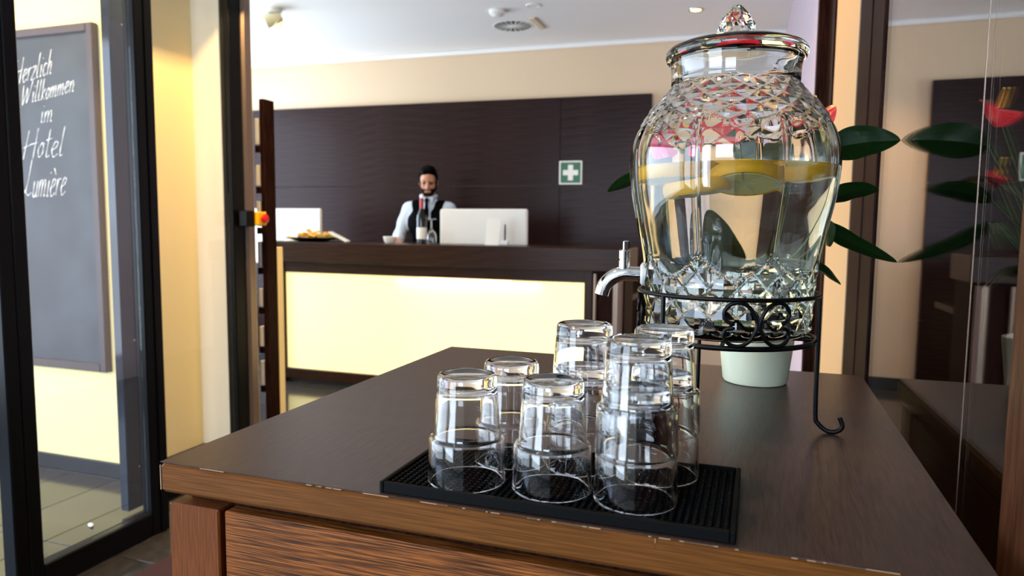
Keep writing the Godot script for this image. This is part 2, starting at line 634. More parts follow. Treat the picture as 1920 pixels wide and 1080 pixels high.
# ------------------------------------------------------------------ floor, ceiling, walls
func _shell() -> void:
	var fl := structure("floor")
	var s := st()
	box(s, Vector3(-5.5, -0.12, -6.5), Vector3(1.7, -0.006, 3.2))
	obj("slab", s, M.grout, fl)
	var rng := RandomNumberGenerator.new()
	rng.seed = 5
	var tile_mesh := st()
	box(tile_mesh, Vector3(0.002, -0.006, 0.002), Vector3(0.298, 0.0, 0.598), 0.001)
	var mesh := tile_mesh.commit()
	var z := -6.14
	while z < 0.8:
		for i in 18:
			var x := -5.3 + 0.3 * i
			if x < -4.7 and z > -3.2 or x > -0.7 and z > -1.6 and z < -0.4:
				continue
			var o := MeshInstance3D.new()
			o.mesh = mesh
			o.name = "tile"
			o.material_override = M.tiles[rng.randi() % 4]
			fl.add_child(o, true)
			o.position = Vector3(x, 0, z)
		z += 0.6
	s = st()
	box(s, Vector3(-5.5, 2.79, -6.5), Vector3(1.7, 2.95, 3.2))
	tag(obj("ceiling", s, M.ceiling), "", "", "", "structure")
	# back wall of the reception, turned a little
	var wb := structure("wall_back", Vector3(-2.5, 0, -6.0), deg_to_rad(2.2))
	s = st()
	box(s, Vector3(-2.95, 0, -0.2), Vector3(2.95, 2.79, 0))
	obj("plaster", s, M.beige, wb)
	s = st()
	box(s, Vector3(-2.95, 2.75, 0), Vector3(2.75, 2.79, 0.03), 0.01)
	obj("cornice", s, M.ceiling, wb)
	s = st()
	box(s, Vector3(-2.95, 0, 0), Vector3(2.75, 0.09, 0.015), 0.003)
	tag(obj("baseboard_back", s, M.baseboard, self, Vector3(-2.5, 0, -6.0)), "", "", "", "structure").rotation.y = deg_to_rad(2.2)
	# wall on the entrance side with the chalkboard, its end face, and the set-back piece of wall
	s = st()
	box(s, Vector3(-4.7, 0, -2.90), Vector3(-2.70, 2.79, -2.56))
	tag(obj("wall_left", s, M.cream), "", "", "", "structure")
	s = st()
	box(s, Vector3(-4.7, 0, -3.12), Vector3(-2.52, 2.79, -2.90))
	tag(obj("wall_left", s, M.pale), "", "", "", "structure")
	s = st()
	box(s, Vector3(-4.6, 0, -2.56), Vector3(-2.688, 0.075, -2.545), 0.003)
	box(s, Vector3(-2.70, 0, -2.90), Vector3(-2.688, 0.1, -2.56), 0.003)
	box(s, Vector3(-2.69, 0, -2.90), Vector3(-2.52, 0.1, -2.886), 0.003)
	tag(obj("baseboard_left", s, M.baseboard), "", "", "", "structure")
	s = st()
	box(s, Vector3(-5.5, 0, -6.5), Vector3(-5.3, 2.79, -5.62))
	box(s, Vector3(-5.5, 0, -5.62), Vector3(-5.3, 0.34, -3.38))
	box(s, Vector3(-5.5, 2.56, -5.62), Vector3(-5.3, 2.79, -3.38))
	box(s, Vector3(-5.5, 0, -3.38), Vector3(-5.3, 2.79, -3.0))
	box(s, Vector3(-5.3, 0, -3.12), Vector3(-4.7, 2.79, -2.95))
	tag(obj("wall_side", s, M.plain_wall), "", "", "", "structure")
	# street front with its tall windows, and the wall behind the camera with its windows
	s = st()
	box(s, Vector3(-4.8, 0, -2.95), Vector3(-4.6, 2.79, -2.15))
	box(s, Vector3(-4.8, 2.6, -2.15), Vector3(-4.6, 2.79, 2.35))
	box(s, Vector3(-4.8, 0, -2.15), Vector3(-4.6, 0.12, 2.35))
	box(s, Vector3(-4.8, 0, 2.35), Vector3(-4.6, 2.79, 3.1))
	tag(obj("wall_front", s, M.plain_wall), "", "", "", "structure")
	s = st()
	for zz in [-2.15, -1.03, 0.1, 1.2, 2.31]:
		box(s, Vector3(-4.74, 0.12, zz), Vector3(-4.66, 2.6, zz + 0.05), 0.004)
	tag(obj("window_1", s, M.black_metal), "", "", "", "structure")
	s = st()
	box(s, Vector3(-4.8, 0, 2.9), Vector3(1.7, 0.45, 3.1))
	box(s, Vector3(-4.8, 2.55, 2.9), Vector3(1.7, 2.79, 3.1))
	box(s, Vector3(-4.8, 0.45, 2.9), Vector3(-3.75, 2.55, 3.1))
	box(s, Vector3(-1.45, 0.45, 2.9), Vector3(-1.1, 2.55, 3.1))
	box(s, Vector3(-1.1, 0.45, 2.9), Vector3(0.2, 1.55, 3.1))
	box(s, Vector3(0.2, 0.45, 2.9), Vector3(1.7, 2.55, 3.1))
	tag(obj("wall_rear", s, M.plain_wall), "", "", "", "structure")
	s = st()
	for xx in [-3.75, -2.62, -1.5, -1.1, -0.45, 0.15]:
		box(s, Vector3(xx, 0.45, 2.97), Vector3(xx + 0.05, 2.55, 3.03), 0.004)
	tag(obj("window_2", s, M.black_metal), "", "", "", "structure")


# ------------------------------------------------------------------ glass doors on the left, chalkboard, entrance things
func _entrance() -> void:
	# sliding glass leaf
	var d := structure("door_1", Vector3(-2.26, 0, -1.64))
	var s := st()
	box(s, Vector3(-0.025, 0.0, -0.023), Vector3(0.025, 2.45, 0.024), 0.004)
	obj("stile", s, M.black_metal, d)
	s = st()
	box(s, Vector3(-0.025, 0.0, -0.562), Vector3(0.025, 2.45, -0.474), 0.004)
	box(s, Vector3(0.025, 0.0, -0.54), Vector3(0.031, 2.45, -0.517), 0.002)
	obj("stile", s, M.black_metal, d)
	s = st()
	box(s, Vector3(-0.025, 0.006, -0.474), Vector3(0.025, 0.095, -0.023), 0.004)
	obj("bottom_rail", s, M.black_metal, d)
	s = st()
	box(s, Vector3(-0.025, 2.37, -0.474), Vector3(0.025, 2.45, -0.023), 0.004)
	obj("top_rail", s, M.black_metal, d)
	s = st()
	box(s, Vector3(-0.004, 0.095, -0.474), Vector3(0.004, 2.37, -0.023))
	obj("pane", s, M.pane, d)
	# second leaf, whose edge stands beside the first
	d = structure("door_2", Vector3(-2.265, 0, -1.59))
	s = st()
	box(s, Vector3(-0.03, 0.0, -0.026), Vector3(0.028, 2.45, 0.022), 0.004)
	obj("stile", s, M.black_metal, d)
	s = st()
	box(s, Vector3(-0.03, 2.45, -1.3), Vector3(0.03, 2.79, 1.8), 0.003)
	obj("header", s, M.black_metal, d)
	var cr := thing("paper_scrap", "tiny white scrap lying on the floor tiles behind the glass door", "scrap", Vector3(-2.55, 0, -2.10))
	s = st()
	nets(s, [["ell", Vector3(0, 0.007, 0), Vector3(0.012, 0.007, 0.009)], ["ell", Vector3(0.008, 0.006, 0.004), Vector3(0.008, 0.005, 0.008)]], 0.002, 0.004)
	obj("paper", s, M.paper, cr)
	# the broad dark glossy leaf standing behind the first
	d = structure("door_3", Vector3(-2.50, 0, -2.23))
	s = st()
	box(s, Vector3(-0.03, 0.02, -0.15), Vector3(0.015, 2.45, 0.0), 0.003)
	obj("stile", s, M.column, d)
	for y in [0.2, 0.75, 2.05]:
		s = st()
		lathe(s, [Vector2(0.004, 0), Vector2(0.004, 0.002), Vector2(0, 0.003)], 12, Transform3D(Basis(Vector3.BACK, -PI / 2), Vector3(0.015, y, -0.06)))
		obj("screw", s, M.steel, d)
	# fixed glass and its end post
	d = structure("window_3", Vector3(-2.48, 0, -2.42))
	s = st()
	box(s, Vector3(-0.004, 0.05, -0.455), Vector3(0.004, 2.45, 0.0))
	obj("pane", s, M.pane, d)
	s = st()
	box(s, Vector3(-0.02, 0.0, -0.455), Vector3(0.02, 0.05, 0.0), 0.003)
	obj("bottom_rail", s, M.black_metal, d)
	s = st()
	box(s, Vector3(-0.03, 0.0, -0.535), Vector3(0.03, 2.79, -0.455), 0.004)
	obj("post", s, M.black_metal, d)
	s = st()
	box(s, Vector3(-0.03, 0.0, -0.605), Vector3(0.045, 2.79, -0.537), 0.012)
	obj("edge_post", s, M.bronze, d)
	# red and yellow stop switch on the post
	var e := thing("stop_switch", "small yellow box with a red stop button on the bronze door post", "switch", Vector3(-2.405, 1.27, -2.99))
	s = st()
	box(s, Vector3(0, -0.035, -0.035), Vector3(0.035, 0.035, 0.035), 0.005)
	obj("housing", s, mat(Color(0.95, 0.72, 0.05), 0.4), e)
	s = st()
	lathe(s, [Vector2(0.012, 0), Vector2(0.012, 0.012), Vector2(0.022, 0.014), Vector2(0.022, 0.024), Vector2(0.016, 0.028), Vector2(0, 0.029)], 20, Transform3D(Basis(Vector3.BACK, -PI / 2), Vector3(0.035, 0, 0)))
	obj("button", s, mat(Color(0.8, 0.04, 0.03), 0.35), e)
	s = st()
	box(s, Vector3(-0.03, -0.04, 0.036), Vector3(0.02, 0.04, 0.095), 0.004)
	obj("bracket", s, M.black_metal, e)
	# leaflet stand seen edge on
	var r := thing("leaflet_stand", "tall dark wooden leaflet stand seen edge on beside the bronze door post", "stand", Vector3(-2.43, 0, -3.07))
	s = st()
	box(s, Vector3(-0.012, 0.03, -0.085), Vector3(0.02, 1.88, 0.0), 0.004, 1)
	obj("board", s, M.wood_dark, r)
	s = st()
	box(s, Vector3(-0.03, 0.03, -0.135), Vector3(0.018, 1.12, -0.087), 0.003)
	obj("side_panel", s, M.cream, r)
	s = st()
	box(s, Vector3(-0.06, 0.0, -0.16), Vector3(0.05, 0.03, 0.02), 0.006)
	obj("base", s, M.cream, r)
	var rng := RandomNumberGenerator.new()
	rng.seed = 11
	for i in 7:
		var y := 0.35 + i * 0.21
		s = st()
		box(s, Vector3(-0.045, y, -0.075), Vector3(-0.013, y + 0.035, -0.005), 0.002)
		obj("pocket", s, M.wood_dark, r)
		var lf := thing("leaflet", "leaflet bundle in the %s pocket of the dark leaflet stand" % ["lowest", "second lowest", "third lowest", "middle", "third highest", "second highest", "highest"][i], "leaflet", r.position + Vector3(0, y + 0.04, 0), r.rotation.y, "leaflets in the stand by the door")
		s = st()
		box(s, Vector3(-0.036, 0, -0.07), Vector3(-0.016, rng.randf_range(0.09, 0.14), 0.004), 0.002)
		obj("cover", s, mat(Color(0.86, 0.84, 0.8).lerp(Color(0.5, 0.55, 0.65), rng.randf() * 0.4), 0.5), lf)
	# chalkboard
	var b := thing("chalkboard", "tall framed chalkboard with white handwriting on the cream wall", "chalkboard", Vector3(-3.225, 0.527, -2.56))
	s = st()
	box(s, Vector3(-0.27, 0.035, 0.0), Vector3(0.27, 1.60, 0.02))
	obj("slate", s, M.chalkboard, b)
	for q in [[Vector3(-0.305, 0, 0), Vector3(-0.265, 1.633, 0.035)], [Vector3(0.265, 0, 0), Vector3(0.305, 1.633, 0.035)], [Vector3(-0.265, 0, 0), Vector3(0.265, 0.04, 0.035)], [Vector3(-0.265, 1.595, 0), Vector3(0.265, 1.633, 0.035)]]:
		s = st()
		box(s, q[0], q[1], 0.004)
		obj("frame", s, M.board_frame, b)
	write_line(b, "Herzlich", -0.230, 1.378, 0.110, 0.265, 0.16)
	write_line(b, "Willkommen", -0.178, 1.280, 0.095, 0.35, 0.15)
	write_line(b, "im", -0.058, 1.190, 0.10, 0.085, 0.10)
	write_line(b, "Hotel", -0.188, 1.020, 0.135, 0.275, 0.05)
	write_line(b, "Lumière", -0.195, 0.835, 0.155, 0.285, 0.04)
	# door mat
	var m := thing("door_mat", "dark maroon door mat lying on the grey tiles", "mat", Vector3(-1.62, 0, -1.75))
	s = st()
	box(s, Vector3(-0.42, 0.0, -0.32), Vector3(0.42, 0.008, 0.9), 0.003)
	var mm := mat(Color(0.2, 0.06, 0.05), 0.95)
	mm.heightmap_enabled = true
	mm.heightmap_scale = 0.2
	mm.heightmap_texture = noise_tex(0.2, 2, 77)
	mm.uv1_scale = Vector3(6, 6, 6)
	obj("pile", s, mm, m)


# simple stroke alphabet for the chalk handwriting: strokes on a box 0..1 wide, 0 baseline, 1 capital height
func strokes(ch: String) -> Array:
	match ch:
		"H": return [1.0, [[0.1, 0.0, 0.2, 1.0], [0.8, 0.0, 0.85, 1.05], [0.0, 0.4, 0.45, 0.5, 0.95, 0.55]]]
		"W": return [1.15, [[0.0, 0.95, 0.15, 0.0, 0.5, 0.8, 0.6, 0.05, 1.0, 1.05]]]
		"L": return [0.8, [[0.35, 1.15, 0.25, 0.3, 0.0, 0.05, 0.1, 0.2, 0.45, 0.05, 0.75, 0.12]]]
		"e": return [0.5, [[0.02, 0.25, 0.3, 0.32, 0.4, 0.48, 0.2, 0.52, 0.05, 0.25, 0.2, 0.0, 0.48, 0.1]]]
		"r": return [0.4, [[0.08, 0.5, 0.08, 0.0], [0.08, 0.3, 0.2, 0.48, 0.38, 0.48]]]
		"z": return [0.45, [[0.02, 0.48, 0.4, 0.5, 0.02, 0.0, 0.42, 0.02]]]
		"l": return [0.32, [[0.15, 1.0, 0.1, 0.3, 0.12, 0.02, 0.28, 0.04]]]
		"i": return [0.25, [[0.1, 0.5, 0.1, 0.04, 0.22, 0.05], [0.14, 0.72, 0.15, 0.76]]]
		"c": return [0.42, [[0.36, 0.44, 0.2, 0.5, 0.05, 0.25, 0.18, 0.0, 0.38, 0.08]]]
		"h": return [0.5, [[0.12, 1.0, 0.08, 0.0], [0.08, 0.28, 0.25, 0.5, 0.38, 0.4, 0.38, 0.02, 0.5, 0.04]]]
		"k": return [0.45, [[0.1, 1.0, 0.08, 0.0], [0.4, 0.5, 0.12, 0.22, 0.42, 0.0]]]
		"o": return [0.48, [[0.25, 0.5, 0.06, 0.3, 0.15, 0.02, 0.38, 0.12, 0.38, 0.4, 0.25, 0.5, 0.46, 0.46]]]
		"m": return [0.75, [[0.06, 0.5, 0.06, 0.0], [0.06, 0.3, 0.2, 0.5, 0.32, 0.4, 0.32, 0.0], [0.32, 0.3, 0.48, 0.5, 0.6, 0.4, 0.6, 0.02, 0.72, 0.04]]]
		"n": return [0.52, [[0.06, 0.5, 0.06, 0.0], [0.06, 0.3, 0.22, 0.5, 0.38, 0.4, 0.38, 0.02, 0.5, 0.04]]]
		"t": return [0.4, [[0.18, 0.95, 0.14, 0.1, 0.26, 0.0, 0.36, 0.06], [0.0, 0.58, 0.38, 0.64]]]
		"u": return [0.5, [[0.06, 0.5, 0.08, 0.1, 0.22, 0.0, 0.38, 0.2], [0.38, 0.5, 0.38, 0.04, 0.48, 0.04]]]
		"è": return [0.5, [[0.02, 0.25, 0.3, 0.32, 0.4, 0.48, 0.2, 0.52, 0.05, 0.25, 0.2, 0.0, 0.48, 0.1], [0.1, 0.86, 0.32, 0.66]]]
	return [0.3, []]


func write_line(board: Node3D, text: String, x0: float, y0: float, height: float, width: float, rise: float) -> void:
	var total := 0.0
	for ch in text:
		total += strokes(ch)[0] + 0.05
	var k := width / total
	var s := st()
	var x := 0.0
	var rng := RandomNumberGenerator.new()
	rng.seed = text.length() * 7
	for ch in text:
		var g: Array = strokes(ch)
		var wob := rng.randf_range(-0.02, 0.02)
		for line in g[1]:
			var ctrl := []
			for i in range(0, line.size(), 2):
				var gx: float = (x + line[i]) * k + (line[i + 1] - 0.25) * height * 0.30
				ctrl.append(Vector3(x0 + gx, y0 + (line[i + 1] + wob) * height + gx * rise, 0.0205))
			var path := smooth_path(ctrl, 5)
			var radii := []
			for i in path.size():
				radii.append(0.0024 * (0.8 + 0.35 * sin(i * 1.3)))
			tube(s, path, radii, 5)
		x += g[0] + 0.05
	obj("handwriting", s, M.chalk, board)


# ------------------------------------------------------------------ wall on the right: plaster, dark door, posts and glass
func along_right(lo_s: float, hi_s: float, x0: float, x1: float, y0: float, y1: float) -> Array:
	return [Vector3(x0, y0, -(hi_s - 1.0)), Vector3(x1, y1, -(lo_s - 1.0))]


func right_piece(s: SurfaceTool, lo_s: float, hi_s: float, x0: float, x1: float, y0: float, y1: float, bevel := 0.0, grain := 1) -> void:
	box(s, Vector3(x0, y0, -(hi_s - 1.0)), Vector3(x1, y1, -(lo_s - 1.0)), bevel, grain)


func _glass_wall() -> void:
	var at := Vector3(0.2325, 0, -1.0)
	var turn := 0.0165
	var w := structure("wall_right", at, turn)
	var s := st()
	right_piece(s, 3.15, 6.0, 0.0, 0.12, 0.0, 2.79)
	right_piece(s, 2.5, 3.15, 0.0, 0.12, 2.35, 2.79)
	obj("plaster", s, M.lilac, w)
	s = st()
	right_piece(s, 1.95, 2.5, 0.0, 0.12, 0.0, 2.79)
	obj("plaster", s, M.ochre, w)
	s = st()
	right_piece(s, 1.6, 2.5, 0.0, 0.12, 2.55, 2.79)
	obj("lintel", s, M.beige, w)
	s = st()
	right_piece(s, -2.0, 0.6, 0.0, 0.12, 0.0, 2.79)
	right_piece(s, 0.6, 1.6, 0.0, 0.12, 2.45, 2.79)
	right_piece(s, 0.6, 1.6, 0.0, 0.12, 0.0, 0.08)
	obj("wood_cladding", s, M.wood_dark, w)
	# dim room behind the glass
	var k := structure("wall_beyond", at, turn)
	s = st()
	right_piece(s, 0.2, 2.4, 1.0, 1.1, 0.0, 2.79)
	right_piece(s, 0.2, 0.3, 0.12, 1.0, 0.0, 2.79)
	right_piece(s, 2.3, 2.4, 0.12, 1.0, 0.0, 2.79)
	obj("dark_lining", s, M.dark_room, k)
	# dark wooden door in the wall beyond
	var d := structure("door_4", at, turn)
	s = st()
	right_piece(s, 2.5, 2.56, -0.006, 0.1, 0.0, 2.35, 0.003)
	right_piece(s, 3.09, 3.15, -0.006, 0.1, 0.0, 2.35, 0.003)
	right_piece(s, 2.56, 3.09, -0.006, 0.1, 2.29, 2.35, 0.003)
	obj("door_frame", s, M.wood_dark, d)
	s = st()
	right_piece(s, 2.56, 3.09, 0.03, 0.07, 0.0, 2.29, 0.003)
	obj("leaf", s, M.wood_dark, d)
	s = st()
	right_piece(s, 1.92, 1.955, -0.004, 0.1, 0.0, 2.79, 0.002)
	tag(obj("trim_1", s, M.bronze, self, at), "", "", "", "structure").rotation.y = turn
	# glass partition: rear post of two boards, two panes, front post
	var g := structure("window_4", at, turn)
	s = st()
	right_piece(s, 1.745, 1.92, -0.006, 0.06, 0.0, 2.55, 0.003)
	obj("post_board", s, M.wood_dark, g)
	s = st()
	right_piece(s, 1.60, 1.74, -0.004, 0.06, 0.0, 2.55, 0.003)
	obj("post_board", s, M.wood_dark, g)
	s = st()
	right_piece(s, 0.60, 0.765, -0.012, 0.06, 0.0, 2.79, 0.006)
	obj("front_post", s, M.wood_frame, g)
	s = st()
	right_piece(s, 0.765, 1.60, 0.0, 0.003, 0.08, 2.45)
	obj("pane", s, M.mirror_pane, g)
	s = st()
	right_piece(s, 0.765, 1.60, 0.004, 0.007, 0.08, 2.45)
	obj("pane", s, M.mirror_pane, g)
	s = st()
	right_piece(s, 0.9385, 0.9405, -0.0006, 0.0001, 0.08, 2.45)
	obj("joint_strip", s, M.bronze, g)


# ------------------------------------------------------------------ reception
func _reception() -> void:
	# dark wooden panelling
	var p := thing("wall_panelling", "dark brown wooden panelling covering the wall behind the reception", "panelling", Vector3(-2.5, 0, -5.985), deg_to_rad(2.2))
	var edges := [-2.78, 0.86, 1.63]
	for row in [[0.0, 0.55], [0.555, 1.585], [1.59, 2.335]]:
		for i in 2:
			var s := st()
			box(s, Vector3(edges[i] + 0.0015, row[0], 0.0), Vector3(edges[i + 1] - 0.0015, row[1], 0.03), 0.0015)
			obj("panel", s, M.wood_wall, p)
	# first aid sign
	var f := thing("first_aid_sign", "green first aid sign with a white cross on the dark panelling", "sign", p.transform * Vector3(0.955, 1.695, 0.031), deg_to_rad(2.2))
	var s := st()
	box(s, Vector3(-0.1, -0.1, 0), Vector3(0.1, 0.1, 0.006), 0.001)
	obj("plate", s, M.paper, f)
	s = st()
	box(s, Vector3(-0.088, -0.088, 0.006), Vector3(0.088, 0.088, 0.0068))
	obj("green_field", s, mat(Color(0.02, 0.36, 0.22), 0.4), f)
	s = st()
	box(s, Vector3(-0.066, -0.022, 0.0068), Vector3(0.066, 0.022, 0.0078))
	box(s, Vector3(-0.022, -0.066, 0.0068), Vector3(0.022, 0.066, 0.0077))
	obj("white_cross", s, M.paper, f)
	# counter
	var c := thing("reception_counter", "long dark wooden reception counter with a glowing cream front", "counter", Vector3(-2.2, 0, -4.6))
	s = st()
	box(s, Vector3(-1.39, 0.945, -0.38), Vector3(1.41, 1.10, 0.02), 0.006)
	obj("ledge", s, M.wood_counter, c)
	s = st()
	box(s, Vector3(-1.35, 0.72, -0.80), Vector3(1.38, 0.76, -0.36), 0.003)
	obj("desk", s, M.wood_counter, c)
	s = st()
	box(s, Vector3(-1.35, 0.0, -0.36), Vector3(-1.275, 0.945, -0.02), 0.003, 1)
	obj("end_post", s, M.wood_counter, c)
	s = st()
	box(s, Vector3(1.115, 0.0, -0.36), Vector3(1.17, 0.945, -0.02), 0.003, 1)
	obj("end_post", s, M.wood_counter, c)
	s = st()
	box(s, Vector3(1.172, 0.0, -0.36), Vector3(1.385, 0.945, -0.03), 0.003, 1)
	obj("cupboard_door", s, M.wood_dark, c)
	s = st()
	box(s, Vector3(-1.275, 0.865, -0.36), Vector3(1.115, 0.945, -0.03), 0.003)
	obj("top_rail", s, M.wood_counter, c)
	s = st()
	box(s, Vector3(-1.275, 0.03, -0.36), Vector3(1.115, 0.11, -0.02), 0.003)
	obj("bottom_rail", s, M.wood_counter, c)
	s = st()
	box(s, Vector3(-1.275, 0.11, -0.10), Vector3(1.115, 0.865, -0.05))
	obj("light_panel", s, M.light_panel, c)
	s = st()
	box(s, Vector3(-1.33, 0.0, -0.34), Vector3(1.36, 0.03, -0.06))
	obj("plinth", s, M.black, c)
	for x in [1.194, 1.345]:
		s = st()
		tube(s, [Vector3(x, 0.02, 0.0), Vector3(x, 0.93, 0.0)], 0.012 if x < 1.3 else 0.034, 12)
		obj("door_bar", s, M.bronze, c)
	var l := AreaLight3D.new()
	l.name = "counter_panel_light"
	l.area_size = Vector2(2.38, 0.75)
	l.light_energy = 0.35
	l.light_color = Color(1.0, 0.93, 0.66)
	l.area_range = 12.0
	l.shadow_enabled = true
	l.transform = Transform3D(Basis.looking_at(Vector3(0, 0, 1)), Vector3(-2.28, 0.49, -4.645))
	add_child(l)
	# strip lamp under the ledge washing the panel from above
	var sl := thing("strip_lamp", "narrow strip lamp under the counter ledge above the cream front", "lamp", Vector3(-1.95, 0.855, -4.628))
	s = st()
	box(s, Vector3(-0.35, 0.0, -0.008), Vector3(0.35, 0.008, 0.008), 0.002)
	obj("lamp_tube", s, glow(Color(1, 0.93, 0.75), 1.5), sl)
	var tl := AreaLight3D.new()
	tl.name = "strip_lamp_light"
	tl.area_size = Vector2(1.1, 0.03)
	tl.light_energy = 0.12
	tl.light_color = Color(1, 0.95, 0.8)
	tl.area_range = 8.0
	tl.shadow_enabled = true
	tl.transform = Transform3D(Basis.looking_at(Vector3(0, -1, -0.12), Vector3.BACK), Vector3(-1.95, 0.853, -4.612))
	add_child(tl)
	# monitors standing on the low desk
	var mon := thing("monitor", "white monitor seen from behind, to the right of the man at the reception", "monitor", Vector3(-2.0, 0.76, -5.1), deg_to_rad(-2))
	build_monitor(mon)
	duplicate_of(mon, "white monitor seen from behind at the left end of the reception counter", Vector3(-3.82, 0.76, -5.13), deg_to_rad(-2))
	# things on the ledge
	var b := thing("wine_bottle", "dark wine bottle with a red capsule and white label on the reception counter", "bottle", Vector3(-2.36, 1.10, -4.77))
	s = st()
	lathe(s, [Vector2(0, 0), Vector2(0.034, 0), Vector2(0.0375, 0.004), Vector2(0.0375, 0.19), Vector2(0.034, 0.21), Vector2(0.02, 0.24), Vector2(0.0145, 0.26), Vector2(0.0135, 0.32), Vector2(0, 0.32)], 28)
	obj("body", s, mat(Color(0.02, 0.02, 0.02), 0.08), b)
	s = st()
	lathe(s, [Vector2(0.0147, 0.26), Vector2(0.0149, 0.262), Vector2(0.0146, 0.327), Vector2(0.0155, 0.328), Vector2(0.0155, 0.334), Vector2(0.012, 0.337), Vector2(0, 0.337)], 20)
	obj("capsule", s, mat(Color(0.72, 0.12, 0.14), 0.35), b)
	s = st()
	lathe(s, [Vector2(0.0375, 0.035), Vector2(0.0379, 0.0352), Vector2(0.0379, 0.12), Vector2(0.0375, 0.1205)], 28)
	obj("label", s, M.paper, b)
	var g := thing("wine_glass", "stemmed glass turned upside down beside the wine bottle", "glass", Vector3(-2.275, 1.10, -4.76))
	s = st()
	lathe(s, [Vector2(0.031, 0), Vector2(0.0325, 0.0), Vector2(0.037, 0.03), Vector2(0.036, 0.06), Vector2(0.026, 0.09), Vector2(0.009, 0.106), Vector2(0.0045, 0.12), Vector2(0.0042, 0.165), Vector2(0.008, 0.176), Vector2(0.034, 0.183), Vector2(0.034, 0.185), Vector2(0, 0.186)], 32)
	lathe(s, [Vector2(0, 0.099), Vector2(0.008, 0.097), Vector2(0.0245, 0.084), Vector2(0.0345, 0.058), Vector2(0.0355, 0.03), Vector2(0.031, 0.0)], 32)
	obj("bowl", s, M.glass, g)
	var bw := thing("bowl", "small white bowl with dark filling on the counter left of the wine bottle", "bowl", Vector3(-2.63, 1.10, -4.78))
	s = st()
	lathe(s, [Vector2(0, 0), Vector2(0.034, 0), Vector2(0.044, 0.012), Vector2(0.052, 0.048), Vector2(0.05, 0.05), Vector2(0.047, 0.045), Vector2(0.04, 0.016), Vector2(0, 0.014)], 28)
	obj("dish", s, M.white, bw)
	s = st()
	lathe(s, [Vector2(0.044, 0.03), Vector2(0.046, 0.036), Vector2(0.02, 0.043), Vector2(0, 0.044)], 20)
	obj("filling", s, mat(Color(0.25, 0.16, 0.07), 0.5), bw)
	# platter of snacks
	var pl := thing("platter", "black oval platter heaped with snacks on the left of the counter", "platter", Vector3(-3.33, 1.10, -4.79))
	s = st()
	lathe(s, [Vector2(0, 0.004), Vector2(0.09, 0.0), Vector2(0.11, 0.004), Vector2(0.19, 0.028), Vector2(0.192, 0.032), Vector2(0.188, 0.033), Vector2(0.11, 0.012), Vector2(0, 0.01)], 40, Transform3D(Basis.from_scale(Vector3(1.25, 1, 0.72)), Vector3.ZERO))
	obj("plate", s, M.black, pl)
	var rng := RandomNumberGenerator.new()
	rng.seed = 21
	var chip_m := [mat(Color(1.0, 0.82, 0.36), 0.5), mat(Color(1.0, 0.72, 0.26), 0.5), mat(Color(1.0, 0.9, 0.58), 0.5)]
	s = st()
	blade(s, [Vector3(-0.03, 0, 0), Vector3(-0.012, 0.006, 0), Vector3(0.012, 0.006, 0), Vector3(0.03, -0.002, 0)], 0.05, Vector3(0, 0, 1), 0.3, 0.5, 0.003, 6)
	var chip := s.commit()
	for i in 46:
		var a := rng.randf() * TAU
		var rr := sqrt(rng.randf()) * 0.165
		var h := 0.024 + 0.07 * (1.0 - rr / 0.165) * rng.randf_range(0.3, 1.15)
		var o := MeshInstance3D.new()
		o.mesh = chip
		o.material_override = chip_m[rng.randi() % 3]
		o.name = numbered("snack_crisp")
		add_child(o)
		o.position = pl.position + Vector3(cos(a) * rr * 1.25, h, sin(a) * rr * 0.68)
		o.rotation = Vector3(rng.randf_range(-0.8, 0.8), rng.randf() * TAU, rng.randf_range(-0.5, 0.5))
		tag(o, "golden crisp heaped on the black platter", "snack", "crisps heaped on the platter")
	var nk := thing("napkin", "folded white napkin hanging over the right rim of the platter", "napkin", Vector3(-3.08, 1.10, -4.76))
	s = st()
	box(s, Vector3(-0.09, 0.038, -0.03), Vector3(0.09, 0.05, 0.03), 0.004, 0, Transform3D(Basis(Vector3.BACK, -0.42), Vector3(0.0, 0.0, 0)))
	obj("cloth", s, M.paper, nk)
	nk = thing("napkin", "crumpled white napkin under the left side of the platter", "napkin", Vector3(-3.50, 1.10, -4.66))
	s = st()
	nets(s, [["ell", Vector3(0, 0.012, 0), Vector3(0.07, 0.014, 0.03)], ["ell", Vector3(-0.05, 0.016, 0.0), Vector3(0.04, 0.018, 0.02)], ["ell", Vector3(0.06, 0.008, 0.01), Vector3(0.05, 0.01, 0.025)]], 0.005, 0.01)
	obj("cloth", s, M.paper, nk)
	# card stand and desk pen
	var cd := thing("card_stand", "white upright card leaning in front of the right monitor", "card", Vector3(-1.795, 1.10, -4.76), deg_to_rad(8))
	s = st()
	box(s, Vector3(-0.05, 0.0, -0.002), Vector3(0.05, 0.19, 0.002), 0.001, 0, Transform3D(Basis(Vector3.RIGHT, -0.16) * Basis(Vector3.BACK, -0.05), Vector3(0, 0.004, 0.02)))
	obj("card", s, M.paper, cd)
	s = st()
	box(s, Vector3(-0.052, 0.0, -0.02), Vector3(0.052, 0.008, 0.03), 0.002)
	obj("foot", s, M.white, cd)
	var pn := thing("desk_pen", "black pen upright in a small white holder beside the white card", "pen", Vector3(-1.708, 1.10, -4.78))
	s = st()
	box(s, Vector3(-0.028, 0.0, -0.02), Vector3(0.028, 0.035, 0.02), 0.006)
	obj("holder", s, M.white, pn)
	s = st()
	tube(s, [Vector3(0, 0.035, 0), Vector3(0.001, 0.10, 0), Vector3(0.001, 0.15, 0)], [0.006, 0.007, 0.005], 10)
	obj("pen", s, M.black, pn)


